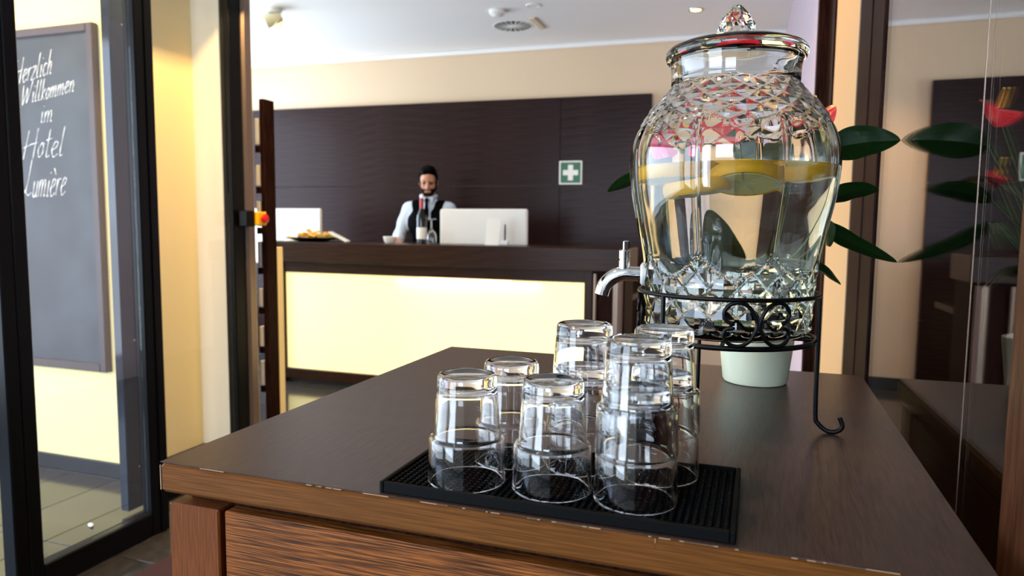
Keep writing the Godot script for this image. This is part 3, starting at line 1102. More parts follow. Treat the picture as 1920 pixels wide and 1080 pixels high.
func build_monitor(mon: Node3D) -> void:
	var s := st()
	box(s, Vector3(-0.365, 0.13, -0.012), Vector3(0.365, 0.605, 0.018), 0.012)
	obj("housing", s, M.monitor, mon)
	s = st()
	box(s, Vector3(-0.35, 0.145, -0.0135), Vector3(0.35, 0.59, -0.0121))
	obj("screen", s, M.black, mon)
	s = st()
	box(s, Vector3(-0.08, 0.01, 0.02), Vector3(0.08, 0.30, 0.032), 0.004, 0, Transform3D(Basis(Vector3.RIGHT, 0.08), Vector3(0, 0, 0.01)))
	obj("stand", s, M.alu, mon)
	s = st()
	box(s, Vector3(-0.1, 0.0, -0.08), Vector3(0.1, 0.01, 0.09), 0.003)
	obj("foot", s, M.alu, mon)


# ------------------------------------------------------------------ ceiling
func downlight(at: Vector3, label: String, energy: float, lit := true, color := Color(1, 0.82, 0.56), angle := 55.0, towards := Vector3(0, -1, 0)) -> void:
	var d := thing("ceiling_lamp", label, "lamp", at)
	var s := st()
	lathe(s, [Vector2(0.036, -0.001), Vector2(0.04, -0.006), Vector2(0.052, -0.006), Vector2(0.054, 0.0)], 28)
	obj("ring", s, M.steel if lit else M.white, d)
	s = st()
	lathe(s, [Vector2(0, -0.004), Vector2(0.036, -0.004), Vector2(0.036, 0.0)], 24)
	obj("lamp_disc", s, M.lamp_warm if lit else M.white, d)
	if lit:
		spot("ceiling_lamp_light", at + Vector3(0, -0.02, 0), towards, energy, color, angle)


func _ceiling_things() -> void:
	var H := 2.79
	downlight(Vector3(-0.482, H, -5.367), "round lit ceiling lamp to the left of the dispenser lid", 1.6)
	downlight(Vector3(-1.561, H, -4.926), "small white ceiling lamp right of the round air vent", 0.6, false)
	# lamps out of the picture that light the hall, the entrance and the wall on the right
	downlight(Vector3(-0.25, H, -2.6), "ceiling lamp above the wall strip by the dark door", 1.3, true, Color(1, 0.68, 0.35), 62.0, Vector3(0.12, -1, 0))
	downlight(Vector3(-1.1, H, -2.9), "ceiling lamp in the middle of the hall", 2.5)
	downlight(Vector3(-3.2, H, -1.75), "ceiling lamp in front of the chalkboard", 3.0, true, Color(1, 0.84, 0.55), 65.0, Vector3(0, -1, -0.25))
	downlight(Vector3(-0.9, H, -0.6), "ceiling lamp above the drinks table", 1.5)
	downlight(Vector3(-1.9, H, -2.35), "ceiling lamp lighting the wall behind the fixed glass", 4.6, true, Color(1, 0.84, 0.58), 60.0, Vector3(-0.8, -1, -0.35))
	# air vent with radial slots
	var v := thing("air_vent", "round white ceiling vent with dark radial slots", "vent", Vector3(-1.87, H, -5.386))
	var s := st()
	lathe(s, [Vector2(0, -0.0006), Vector2(0.146, -0.0006), Vector2(0.146, 0.0)], 40)
	obj("backing", s, M.black, v)
	s = st()
	lathe(s, [Vector2(0.145, -0.0006), Vector2(0.147, -0.003), Vector2(0.156, -0.003), Vector2(0.162, 0.0)], 40)
	obj("ring", s, M.white, v)
	s = st()
	lathe(s, [Vector2(0, -0.005), Vector2(0.03, -0.004), Vector2(0.034, -0.0006)], 24)
	obj("hub", s, M.white, v)
	for i in 18:
		s = st()
		var xf := Transform3D(Basis(Vector3.UP, TAU * i / 18), Vector3.ZERO)
		box(s, Vector3(0.03, -0.0022, -0.005), Vector3(0.147, -0.0006, 0.005), 0.0005, 0, xf)
		obj("vane", s, M.white, v)
	# smoke detector
	var sd := thing("smoke_detector", "small round white smoke detector on the ceiling above the vent", "detector", Vector3(-1.85, H, -4.968))
	s = st()
	lathe(s, [Vector2(0, -0.045), Vector2(0.03, -0.043), Vector2(0.042, -0.032), Vector2(0.055, -0.025), Vector2(0.058, -0.004), Vector2(0.058, 0.0)], 28)
	obj("housing", s, M.white, sd)
	var pt := thing("ceiling_plate", "narrow beige strip fixed to the ceiling right of the vent", "fitting", Vector3(-1.66, H, -5.35))
	s = st()
	box(s, Vector3(-0.025, -0.012, -0.15), Vector3(0.025, 0.0, 0.15), 0.004)
	obj("housing", s, mat(Color(0.85, 0.78, 0.66), 0.5), pt)
	# twin spotlight
	var t := thing("ceiling_spotlight", "cream twin spotlight on the ceiling at the upper left of the hall", "spotlight", Vector3(-3.38, H, -4.45))
	s = st()
	lathe(s, [Vector2(0, -0.03), Vector2(0.05, -0.028), Vector2(0.055, 0.0)], 24)
	obj("base", s, M.white, t)
	for k in 2:
		var xf := Transform3D(Basis(Vector3.UP, [0.5, 3.4][k]) * Basis(Vector3.BACK, 2.0), Vector3([0.05, -0.06][k], -0.06, [0.0, 0.02][k]))
		s = st()
		lathe(s, [Vector2(0, -0.01), Vector2(0.025, -0.01), Vector2(0.035, 0.02), Vector2(0.042, 0.11), Vector2(0.038, 0.11), Vector2(0.036, 0.1)], 24, xf)
		obj("shade", s, mat(Color(0.93, 0.88, 0.7), 0.4), t)
		s = st()
		lathe(s, [Vector2(0.036, 0.099), Vector2(0.036, 0.1), Vector2(0, 0.104)], 20, xf)
		obj("lamp_bulb", s, M.lamp_warm, t)
		spot("ceiling_spotlight_light", t.position + xf * Vector3(0, 0.14, 0), xf.basis * Vector3(0, 1, 0) + Vector3(0, -0.4, 0), 0.6, Color(1, 0.85, 0.6), 50.0)


# ------------------------------------------------------------------ the drinks table
func _table() -> void:
	var t := thing("drinks_cabinet", "dark brown wooden cabinet in the foreground carrying tumblers and dispenser", "cabinet", Vector3(-0.227, 0, -1.042))
	var s := st()
	# worktop: top face grain runs away from the viewer, edges along their length
	box(s, Vector3(-0.421, 0.9785, -0.416), Vector3(0.421, 0.98, 0.416), 0.0012, 2)
	obj("top_veneer", s, M.wood_top, t)
	s = st()
	box(s, Vector3(-0.422, 0.943, -0.417), Vector3(0.422, 0.9785, 0.417), 0.005, 0)
	obj("worktop", s, M.wood_edge, t)
	s = st()
	var rng := RandomNumberGenerator.new()
	rng.seed = 4
	for i in 34:
		var x := rng.randf_range(-0.418, 0.415)
		var l := rng.randf_range(0.001, 0.014) if i % 3 else 0.03
		cbox(s, Vector3(x, 0.9788, 0.4163), Vector3(l, 0.0008, 0.0011), 0.0003)
	for i in 10:
		cbox(s, Vector3(-0.4213, 0.9786, rng.randf_range(-0.41, 0.41)), Vector3(0.001, 0.0008, rng.randf_range(0.002, 0.02)), 0.0003)
	cbox(s, Vector3(-0.4205, 0.961, 0.4155), Vector3(0.0018, 0.03, 0.0018), 0.0006)
	cbox(s, Vector3(0.15, 0.972, 0.4165), Vector3(0.0008, 0.012, 0.001), 0.0003)
	obj("edge_wear", s, mat(Color(0.62, 0.5, 0.4), 0.8), t)
	s = st()
	box(s, Vector3(-0.40, 0.10, -0.39), Vector3(0.40, 0.943, 0.39), 0.0, 1)
	obj("carcass", s, M.wood_dark, t)
	for x in [-0.413, 0.341]:
		for z in [0.345, -0.413]:
			s = st()
			box(s, Vector3(x, 0.0, z), Vector3(x + 0.072, 0.931, z + 0.068), 0.002, 1)
			obj("corner_post", s, M.wood_post, t)
	for i in 2:
		s = st()
		box(s, Vector3(-0.338, 0.52 - i * 0.41, 0.385), Vector3(0.338, 0.929 - i * 0.412, 0.408), 0.002, 0)
		obj("drawer_front", s, M.wood_panel, t)
	for x in [[-0.409, -0.395], [0.395, 0.409]]:
		for i in 2:
			s = st()
			box(s, Vector3(x[0], 0.52 - i * 0.41, -0.342), Vector3(x[1], 0.929 - i * 0.412, 0.342), 0.002, 2)
			obj("side_panel", s, M.wood_panel, t)


# ------------------------------------------------------------------ bar mat and tumblers
func _mat_and_tumblers() -> void:
	var m := thing("bar_mat", "black rubber bar mat with rows of nubs under the tumblers", "mat", Vector3(-0.185, 0.98, -0.719))
	var s := st()
	box(s, Vector3(-0.176, 0.0, -0.087), Vector3(0.176, 0.006, 0.087), 0.001)
	obj("sheet", s, M.rubber, m)
	s = st()
	for q in [[Vector3(-0.177, 0, -0.088), Vector3(-0.172, 0.012, 0.088)], [Vector3(0.172, 0, -0.088), Vector3(0.177, 0.012, 0.088)], [Vector3(-0.172, 0, -0.088), Vector3(0.172, 0.012, -0.083)], [Vector3(-0.172, 0, 0.083), Vector3(0.172, 0.012, 0.088)]]:
		box(s, q[0], q[1], 0.0012)
	obj("rim", s, M.rubber, m)
	var nub := st()
	lathe(nub, [Vector2(0.0026, 0.0), Vector2(0.0021, 0.0034), Vector2(0.0014, 0.004), Vector2(0, 0.004)], 8)
	var mm := MultiMesh.new()
	mm.transform_format = MultiMesh.TRANSFORM_3D
	mm.mesh = nub.commit()
	var nx := 49
	var nz := 24
	mm.instance_count = nx * nz
	for i in nx * nz:
		mm.set_instance_transform(i, Transform3D(Basis(), Vector3(-0.168 + 0.007 * (i % nx), 0.006, -0.0805 + 0.007 * (i / nx))))
	var mi := MultiMeshInstance3D.new()
	mi.multimesh = mm
	mi.material_override = M.rubber
	mi.name = "nubs"
	mi.set_meta("kind", "stuff")
	m.add_child(mi)
	# stacking tumbler, standing on its mouth
	s = st()
	var outer := [Vector2(0.0366, 0.0006), Vector2(0.0374, 0.0), Vector2(0.0386, 0.0), Vector2(0.0393, 0.0008), Vector2(0.0395, 0.0022), Vector2(0.0389, 0.02), Vector2(0.0383, 0.0425), Vector2(0.0378, 0.0447), Vector2(0.0368, 0.0458), Vector2(0.0350, 0.0464), Vector2(0.0341, 0.0475), Vector2(0.0337, 0.050), Vector2(0.0320, 0.075), Vector2(0.0302, 0.100), Vector2(0.0296, 0.1065), Vector2(0.0281, 0.1093), Vector2(0.0262, 0.110), Vector2(0.0225, 0.1092), Vector2(0.012, 0.1076), Vector2(0, 0.1072)]
	var big := Transform3D(Basis.from_scale(Vector3.ONE * 1.035), Vector3.ZERO)
	lathe(s, outer, 72, big, 50.0)
	lathe(s, [Vector2(0, 0.0965), Vector2(0.015, 0.0968), Vector2(0.0225, 0.0962), Vector2(0.0262, 0.0935), Vector2(0.0276, 0.088), Vector2(0.0294, 0.075), Vector2(0.0312, 0.050), Vector2(0.0318, 0.0465), Vector2(0.0332, 0.0445), Vector2(0.0350, 0.0435), Vector2(0.0357, 0.0415), Vector2(0.0362, 0.02), Vector2(0.0364, 0.003), Vector2(0.0366, 0.0006)], 72, big, 50.0)
	var y := 0.99
	var first := obj("tumbler", s, M.glass, self, Vector3(-0.281, y, -0.673))
	tag(first, "clear tumbler standing upside down alone at the front left of the mat", "glass", "clear tumblers upside down on the bar mat")
	for q in [
		[Vector3(-0.190, 0, -0.681), "clear tumbler standing alone in the middle of the front row on the mat"],
		[Vector3(-0.105, 0, -0.681), "lower tumbler of the two stacked at the front right of the mat"],
		[Vector3(-0.105, 0.0468, -0.681), "upper tumbler of the two stacked at the front right of the mat"],
		[Vector3(-0.260, 0, -0.754), "clear tumbler standing alone in the back row behind the front left one"],
		[Vector3(-0.178, 0, -0.7625), "lower tumbler of the two stacked in the middle of the back row"],
		[Vector3(-0.178, 0.0468, -0.7625), "upper tumbler of the two stacked in the middle of the back row"],
		[Vector3(-0.091, 0, -0.7625), "lower tumbler of the two stacked at the back right below the dispenser"],
		[Vector3(-0.091, 0.0468, -0.7625), "upper tumbler of the two stacked at the back right below the dispenser"],
	]:
		duplicate_of(first, q[1], q[0] + Vector3(0, y, 0))


# ------------------------------------------------------------------ dispenser on its wire stand
const JAR := Vector3(-0.039, 0.0, -1.05)


func jar_radius(h: float) -> float:
	# outside of the jar by height above the floor
	var P := [[1.108, 0.098], [1.113, 0.108], [1.120, 0.1125], [1.150, 0.1140], [1.187, 0.1165], [1.22, 0.1205], [1.261, 0.1290], [1.305, 0.1375], [1.347, 0.1408], [1.371, 0.1380], [1.398, 0.1270], [1.421, 0.1130], [1.436, 0.0985], [1.447, 0.0890], [1.455, 0.0862], [1.470, 0.0862], [1.478, 0.0872], [1.486, 0.0885]]
	for i in P.size() - 1:
		if h <= P[i + 1][0]:
			var a: Array = P[maxi(i - 1, 0)]
			var b: Array = P[i]
			var c: Array = P[i + 1]
			var d: Array = P[mini(i + 2, P.size() - 1)]
			var t: float = (h - b[0]) / (c[0] - b[0])
			var sb: float = (c[1] - a[1]) / maxf(c[0] - a[0], 1e-6)
			var sc: float = (d[1] - b[1]) / maxf(d[0] - b[0], 1e-6)
			var w: float = c[0] - b[0]
			var t2 := t * t
			var t3 := t2 * t
			return (2 * t3 - 3 * t2 + 1) * b[1] + (t3 - 2 * t2 + t) * w * sb + (3 * t2 - 2 * t3) * c[1] + (t3 - t2) * w * sc
	return P[P.size() - 1][1]


const LOW0 := 1.120
const LOWP := 0.0195
const TOP0 := 1.388
const TOPP := 0.0100


func jar_relief(i: float, h: float) -> float:
	# i: 0..40 round the jar; pyramids low and high, eight smooth panels between
	var petal := absf(2.0 * fposmod(i / 5.0 + 0.35, 1.0) - 1.0)
	var low_end := 1.190 + 0.032 * petal * petal
	var top_start := 1.398 - 0.012 * (1.0 - petal)
	if h >= LOW0 and h <= low_end + 0.002:
		return pyramid(i, (h - LOW0) / LOWP) * 0.0036 * smoothstep(low_end + 0.002, low_end - 0.003, h) - 0.0020
	if h >= top_start - 0.002 and h <= 1.452:
		return pyramid(i, (h - TOP0) / TOPP) * 0.0024 * smoothstep(top_start - 0.002, top_start + 0.003, h) * smoothstep(1.452, 1.447, h) - 0.0015
	if h > 1.19 and h < 1.41:
		return -0.0030 * pow(petal, 10.0)
	return 0.0


func pyramid(i: float, j: float) -> float:
	var p := (i + j) * 0.5
	var q := (i - j) * 0.5
	return maxf(0.0, 2.0 * minf(absf(p - roundf(p)), absf(q - roundf(q))) - 0.125) / 0.875


func jar_point(k: float, h: float) -> Vector3:
	var a := TAU * k / 40.0
	var r := jar_radius(h) + jar_relief(k, h)
	return Vector3(cos(a) * r, h, -sin(a) * r)


func _dispenser() -> void:
	var d := thing("drink_dispenser", "large clear glass drinks dispenser with diamond relief and lidded top", "dispenser", JAR + Vector3(0, 1.108, 0))
	var dn := Vector3(0, -1.108, 0)
	var s := st()
	var hs := [1.108, 1.111, 1.1145]
	var kind := [0, 0, 0]
	var h := LOW0
	while h < 1.224:
		hs.append(h)
		kind.append(1)
		h += LOWP * 0.125
	h = 1.228
	while h < 1.384:
		hs.append(h)
		kind.append(0)
		h += 0.006
	h = TOP0
	while h < 1.4525:
		hs.append(h)
		kind.append(2)
		h += TOPP * 0.125
	for e in [1.458, 1.464, 1.470, 1.475, 1.480, 1.4845]:
		hs.append(e)
		kind.append(0)
	var segs := 320
	var rows := []
	for hh in hs:
		var row := []
		for k in segs:
			row.append(jar_point(k * 0.125, hh))
		rows.append(row)
	for r in hs.size() - 1:
		var zone: int = kind[r] if kind[r] == kind[r + 1] else 0
		for k in segs:
			var l := (k + 1) % segs
			var a: Vector3 = rows[r][k]
			var b: Vector3 = rows[r][l]
			var c: Vector3 = rows[r + 1][l]
			var e: Vector3 = rows[r + 1][k]
			var mid: float = (hs[r] + hs[r + 1]) * 0.5
			var cut: bool = zone > 0 and absf(jar_relief(k * 0.125 + 0.05, mid) - jar_relief(k * 0.125 + 0.1, mid + 0.0003)) > 0.000015
			if cut:
				var ju := int(floor(((mid - LOW0) / LOWP) if zone == 1 else ((mid - TOP0) / TOPP)))
				if (k / 8 + ju) % 2 == 0:
					tri(s, a + dn, b + dn, c + dn)
					tri(s, a + dn, c + dn, e + dn)
				else:
					tri(s, a + dn, b + dn, e + dn)
					tri(s, b + dn, c + dn, e + dn)
			else:
				var N := []
				for q in [[k, r], [k + 1, r], [k + 1, r + 1], [k, r + 1]]:
					var kk: float = q[0] * 0.125
					var h0: float = hs[q[1]]
					var tu := jar_point(kk + 0.12, h0) - jar_point(kk - 0.12, h0)
					var tv := jar_point(kk, h0 + 0.001) - jar_point(kk, h0 - 0.001)
					N.append(tu.cross(tv).normalized())
				vtx(s, a + dn, N[0])
				vtx(s, c + dn, N[2])
				vtx(s, b + dn, N[1])
				vtx(s, a + dn, N[0])
				vtx(s, e + dn, N[3])
				vtx(s, c + dn, N[2])
	# base, inside and mouth close the glass
	var r0 := jar_radius(1.108)
	lathe(s, [Vector2(0, 0.004), Vector2(r0 - 0.012, 0.003), Vector2(r0 - 0.006, 0.0), Vector2(r0, 0.0)], segs)
	var inner := [Vector2(0, 0.012), Vector2(0.08, 0.012), Vector2(0.098, 0.014), Vector2(0.1035, 0.02)]
	var hi := 1.14
	while hi < 1.482:
		inner.append(Vector2(jar_radius(hi) - 0.0075, hi - 1.108))
		hi += 0.012
	inner.append(Vector2(jar_radius(1.4845) - 0.006, 1.4845 - 1.108))
	inner.append(Vector2(jar_radius(1.4845), 1.4845 - 1.108))
	var flipped := inner.duplicate()
	lathe(s, flip_inner(flipped), segs)
	obj("jar", s, M.jar, d)
	# lid: domed glass with a rolled rim, and its faceted knob
	s = st()
	lathe(s, [Vector2(0, 0.394), Vector2(0.03, 0.393), Vector2(0.06, 0.389), Vector2(0.078, 0.382), Vector2(0.081, 0.376), Vector2(0.083, 0.372), Vector2(0.088, 0.3765), Vector2(0.0925, 0.378), Vector2(0.0945, 0.382), Vector2(0.0945, 0.388), Vector2(0.091, 0.393), Vector2(0.078, 0.3985), Vector2(0.06, 0.403), Vector2(0.035, 0.4065), Vector2(0.0, 0.4075)], 96)
	obj("lid", s, M.jar, d)
	s = st()
	var kp := [[0.4078, 0.0], [0.4078, 0.016], [0.413, 0.0225], [0.419, 0.0255], [0.426, 0.0245], [0.436, 0.0195], [0.446, 0.0115], [0.4515, 0.006], [0.454, 0.0]]
	for i in kp.size() - 1:
		for k in 20:
			var q := []
			for e in [[i, k], [i, k + 1], [i + 1, k + 1], [i + 1, k]]:
				var a: float = TAU * (e[1] + 0.5 * (e[0] % 2)) / 20.0
				var flute := 1.0 if e[1] % 2 == 0 else 0.93
				q.append(Vector3(cos(a) * kp[e[0]][1] * flute, kp[e[0]][0], -sin(a) * kp[e[0]][1] * flute))
			if kp[i][1] > 0.0:
				tri(s, q[0], q[1], q[2])
			if kp[i + 1][1] > 0.0:
				tri(s, q[0], q[2], q[3])
			elif kp[i][1] == 0.0:
				pass
	obj("knob", s, M.jar, d)
	# tap on the left of the jar
	var dir := Vector3(-1.0, 0, 0.16).normalized()
	var side := dir.cross(Vector3.UP)
	var o := dir * 0.112 + Vector3(0, 0.080, 0)
	s = st()
	lathe(s, [Vector2(0, 0), Vector2(0.017, 0), Vector2(0.017, 0.006), Vector2(0.013, 0.009), Vector2(0, 0.009)], 28, Transform3D(Basis(side, Vector3.ZERO + dir, side.cross(dir)), o + dir * 0.001))
	obj("washer", s, mat(Color(0.75, 0.75, 0.74), 0.4), d)
	s = st()
	tube(s, smooth_path([o + dir * 0.006, o + dir * 0.020, o + dir * 0.035, o + dir * 0.050 + Vector3(0, -0.006, 0), o + dir * 0.061 + Vector3(0, -0.018, 0), o + dir * 0.0655 + Vector3(0, -0.031, 0)], 5), 0.0108, 22)
	obj("spout", s, M.chrome, d)
	s = st()
	lathe(s, [Vector2(0.0085, 0.0), Vector2(0.0085, 0.014), Vector2(0.0072, 0.0145), Vector2(0.0072, 0.0165), Vector2(0.0085, 0.017), Vector2(0.0085, 0.028), Vector2(0.007, 0.030), Vector2(0, 0.030)], 20, Transform3D(Basis(), o + dir * 0.033 + Vector3(0, 0.005, 0)))
	obj("valve", s, M.chrome, d)
	s = st()
	box(s, Vector3(-0.0045, 0, -0.004), Vector3(0.0045, 0.014, 0.004), 0.0015, 0, Transform3D(Basis(Vector3.UP, 0.2), o + dir * 0.031 + Vector3(0, 0.034, 0)))
	obj("lever", s, M.chrome, d)
	# water
	var w := thing("water", "clear water filling the glass dispenser to below its shoulder", "water", JAR + Vector3(0, 1.12, 0))
	s = st()
	var wp := [Vector2(0, 0.0), Vector2(0.08, 0.0), Vector2(0.0985, 0.002), Vector2(0.1039, 0.008)]
	hi = 1.14
	while hi < 1.336:
		wp.append(Vector2(jar_radius(hi) - 0.0071, hi - 1.12))
		hi += 0.012
	wp.append(Vector2(jar_radius(1.339) - 0.0071, 0.2190))
	wp.append(Vector2(0, 0.2185))
	lathe(s, wp, segs)
	obj("body_of_water", s, M.water, w)
	# lemon slices floating at the surface
	var proto := thing("lemon_slice", "lemon slice floating with its pale underside turned forward at the middle of the jar", "lemon slice", JAR + Vector3(0.018, 1.323, 0.066), 0.0, "lemon slices floating in the dispenser")
	lemon(proto)
	proto.rotation = Vector3(-0.30, 0.5, -0.14)
	for q in [
		["lemon slice lying flat at the left side of the water surface", Vector3(-0.070, 1.331, 0.048), Vector3(-0.06, 0.3, 0.04)],
		["lemon slice sunk a little lower at the left beneath the others", Vector3(-0.036, 1.311, 0.066), Vector3(-0.14, 1.2, 0.06)],
		["lemon slice at the right of the jar showing its orange rind", Vector3(0.085, 1.331, 0.024), Vector3(-0.16, 2.0, 0.02)],
		["lemon slice behind the middle one at the water surface", Vector3(0.052, 1.332, -0.012), Vector3(-0.1, 0.9, 0.06)],
		["lemon slice floating at the back of the jar", Vector3(-0.04, 1.331, -0.06), Vector3(0.05, 0.2, -0.08)],
	]:
		var c := duplicate_of(proto, q[0], JAR + q[1])
		c.rotation = q[2]
	# wire stand
	var f := thing("dispenser_stand", "black wire stand with scrolls carrying the glass dispenser", "stand", JAR + Vector3(0, 0.98, 0))
	var R := 0.1225
	s = st()
	tube(s, arc_points(Vector3(0, 0.186, 0), Vector3.RIGHT, Vector3.BACK, R, 0, TAU * 71 / 72.0, 71), 0.0030, 10, true)
	obj("upper_ring", s, M.wire, f)
	s = st()
	tube(s, arc_points(Vector3(0, 0.1235, 0), Vector3.RIGHT, Vector3.BACK, R - 0.003, 0, TAU * 71 / 72.0, 71), 0.0036, 10, true)
	obj("lower_ring", s, M.wire, f)
	s = st()
	tube(s, [Vector3(-R, 0.1235, 0), Vector3(R, 0.1235, 0)], 0.003, 8)
	tube(s, [Vector3(0, 0.1235, -R), Vector3(0, 0.1235, R)], 0.003, 8)
	obj("cross_bars", s, M.wire, f)
	for i in 3:
		var a := deg_to_rad([-37.0, 83.0, 203.0][i]) - 0.035
		var out := Vector3(sin(a), 0, cos(a))
		s = st()
		var pts := [out * R + Vector3(0, 0.186, 0), out * R + Vector3(0, 0.1, 0), out * (R + 0.001) + Vector3(0, 0.025, 0), out * (R + 0.005) + Vector3(0, 0.012, 0), out * (R + 0.016) + Vector3(0, 0.0036, 0), out * (R + 0.028) + Vector3(0, 0.004, 0), out * (R + 0.035) + Vector3(0, 0.012, 0), out * (R + 0.031) + Vector3(0, 0.024, 0)]
		tube(s, smooth_path(pts, 6), 0.0031, 10)
		obj("leg", s, M.wire, f)
	for i in 3:
		for sg in [-1.0, 1.0]:
			var a0 := deg_to_rad([23.0, 143.0, 263.0][i]) - 0.035
			var ctrl := []
			for q in [[-0.031, 0.156], [-0.0385, 0.160], [-0.041, 0.170], [-0.034, 0.180], [-0.022, 0.1825], [-0.010, 0.1765], [-0.003, 0.165], [0.0, 0.155], [-0.003, 0.145], [-0.010, 0.1335], [-0.022, 0.1275], [-0.034, 0.130], [-0.041, 0.139], [-0.0385, 0.148], [-0.030, 0.150]]:
				var aa: float = a0 + sg * (q[0] - 0.0015) / R
				ctrl.append(Vector3(sin(aa) * R, q[1], cos(aa) * R))
			s = st()
			tube(s, smooth_path(ctrl, 4), 0.0026, 8)
			obj("scroll", s, M.wire, f)


func flip_inner(p: Array) -> Array:
	# walk the inside from the mouth down to the floor so that its faces look into the hollow
	var q := p.duplicate()
	q.reverse()
	return q


func lemon(o: Node3D) -> void:
	var s := st()
	lathe(s, [Vector2(0.034, -0.0085), Vector2(0.037, -0.0088), Vector2(0.0392, -0.0065), Vector2(0.0402, 0.0), Vector2(0.0392, 0.0065), Vector2(0.037, 0.0088), Vector2(0.034, 0.0085)], 40)
	obj("rind", s, M.rind, o)
	s = st()
	lathe(s, [Vector2(0, -0.0082), Vector2(0.034, -0.0085), Vector2(0.0365, -0.0087), Vector2(0.0365, 0.0087), Vector2(0.034, 0.0085), Vector2(0, 0.0082)], 40)
	obj("pith", s, M.pith, o)
	for i in 9:
		s = st()
		var a0 := TAU * (i + 0.07) / 9.0
		var a1 := TAU * (i + 0.93) / 9.0
		for sg in [-1.0, 1.0]:
			var c := Vector3(cos((a0 + a1) * 0.5) * 0.004, sg * 0.0091, sin((a0 + a1) * 0.5) * 0.004)
			for k in 4:
				var b0 := lerpf(a0, a1, k / 4.0)
				var b1 := lerpf(a0, a1, (k + 1) / 4.0)
				var p0 := Vector3(cos(b0) * 0.0320, sg * 0.0091, sin(b0) * 0.0320)
				var p1 := Vector3(cos(b1) * 0.0320, sg * 0.0091, sin(b1) * 0.0320)
				if sg > 0:
					tri(s, c, p1, p0)
				else:
					tri(s, c, p0, p1)
				var d0 := Vector3(p0.x, -p0.y, p0.z)
				var d1 := Vector3(p1.x, -p1.y, p1.z)
				if sg > 0:
					quad(s, d0, p0, p1, d1)
		obj("pulp_segment", s, M.pulp, o)


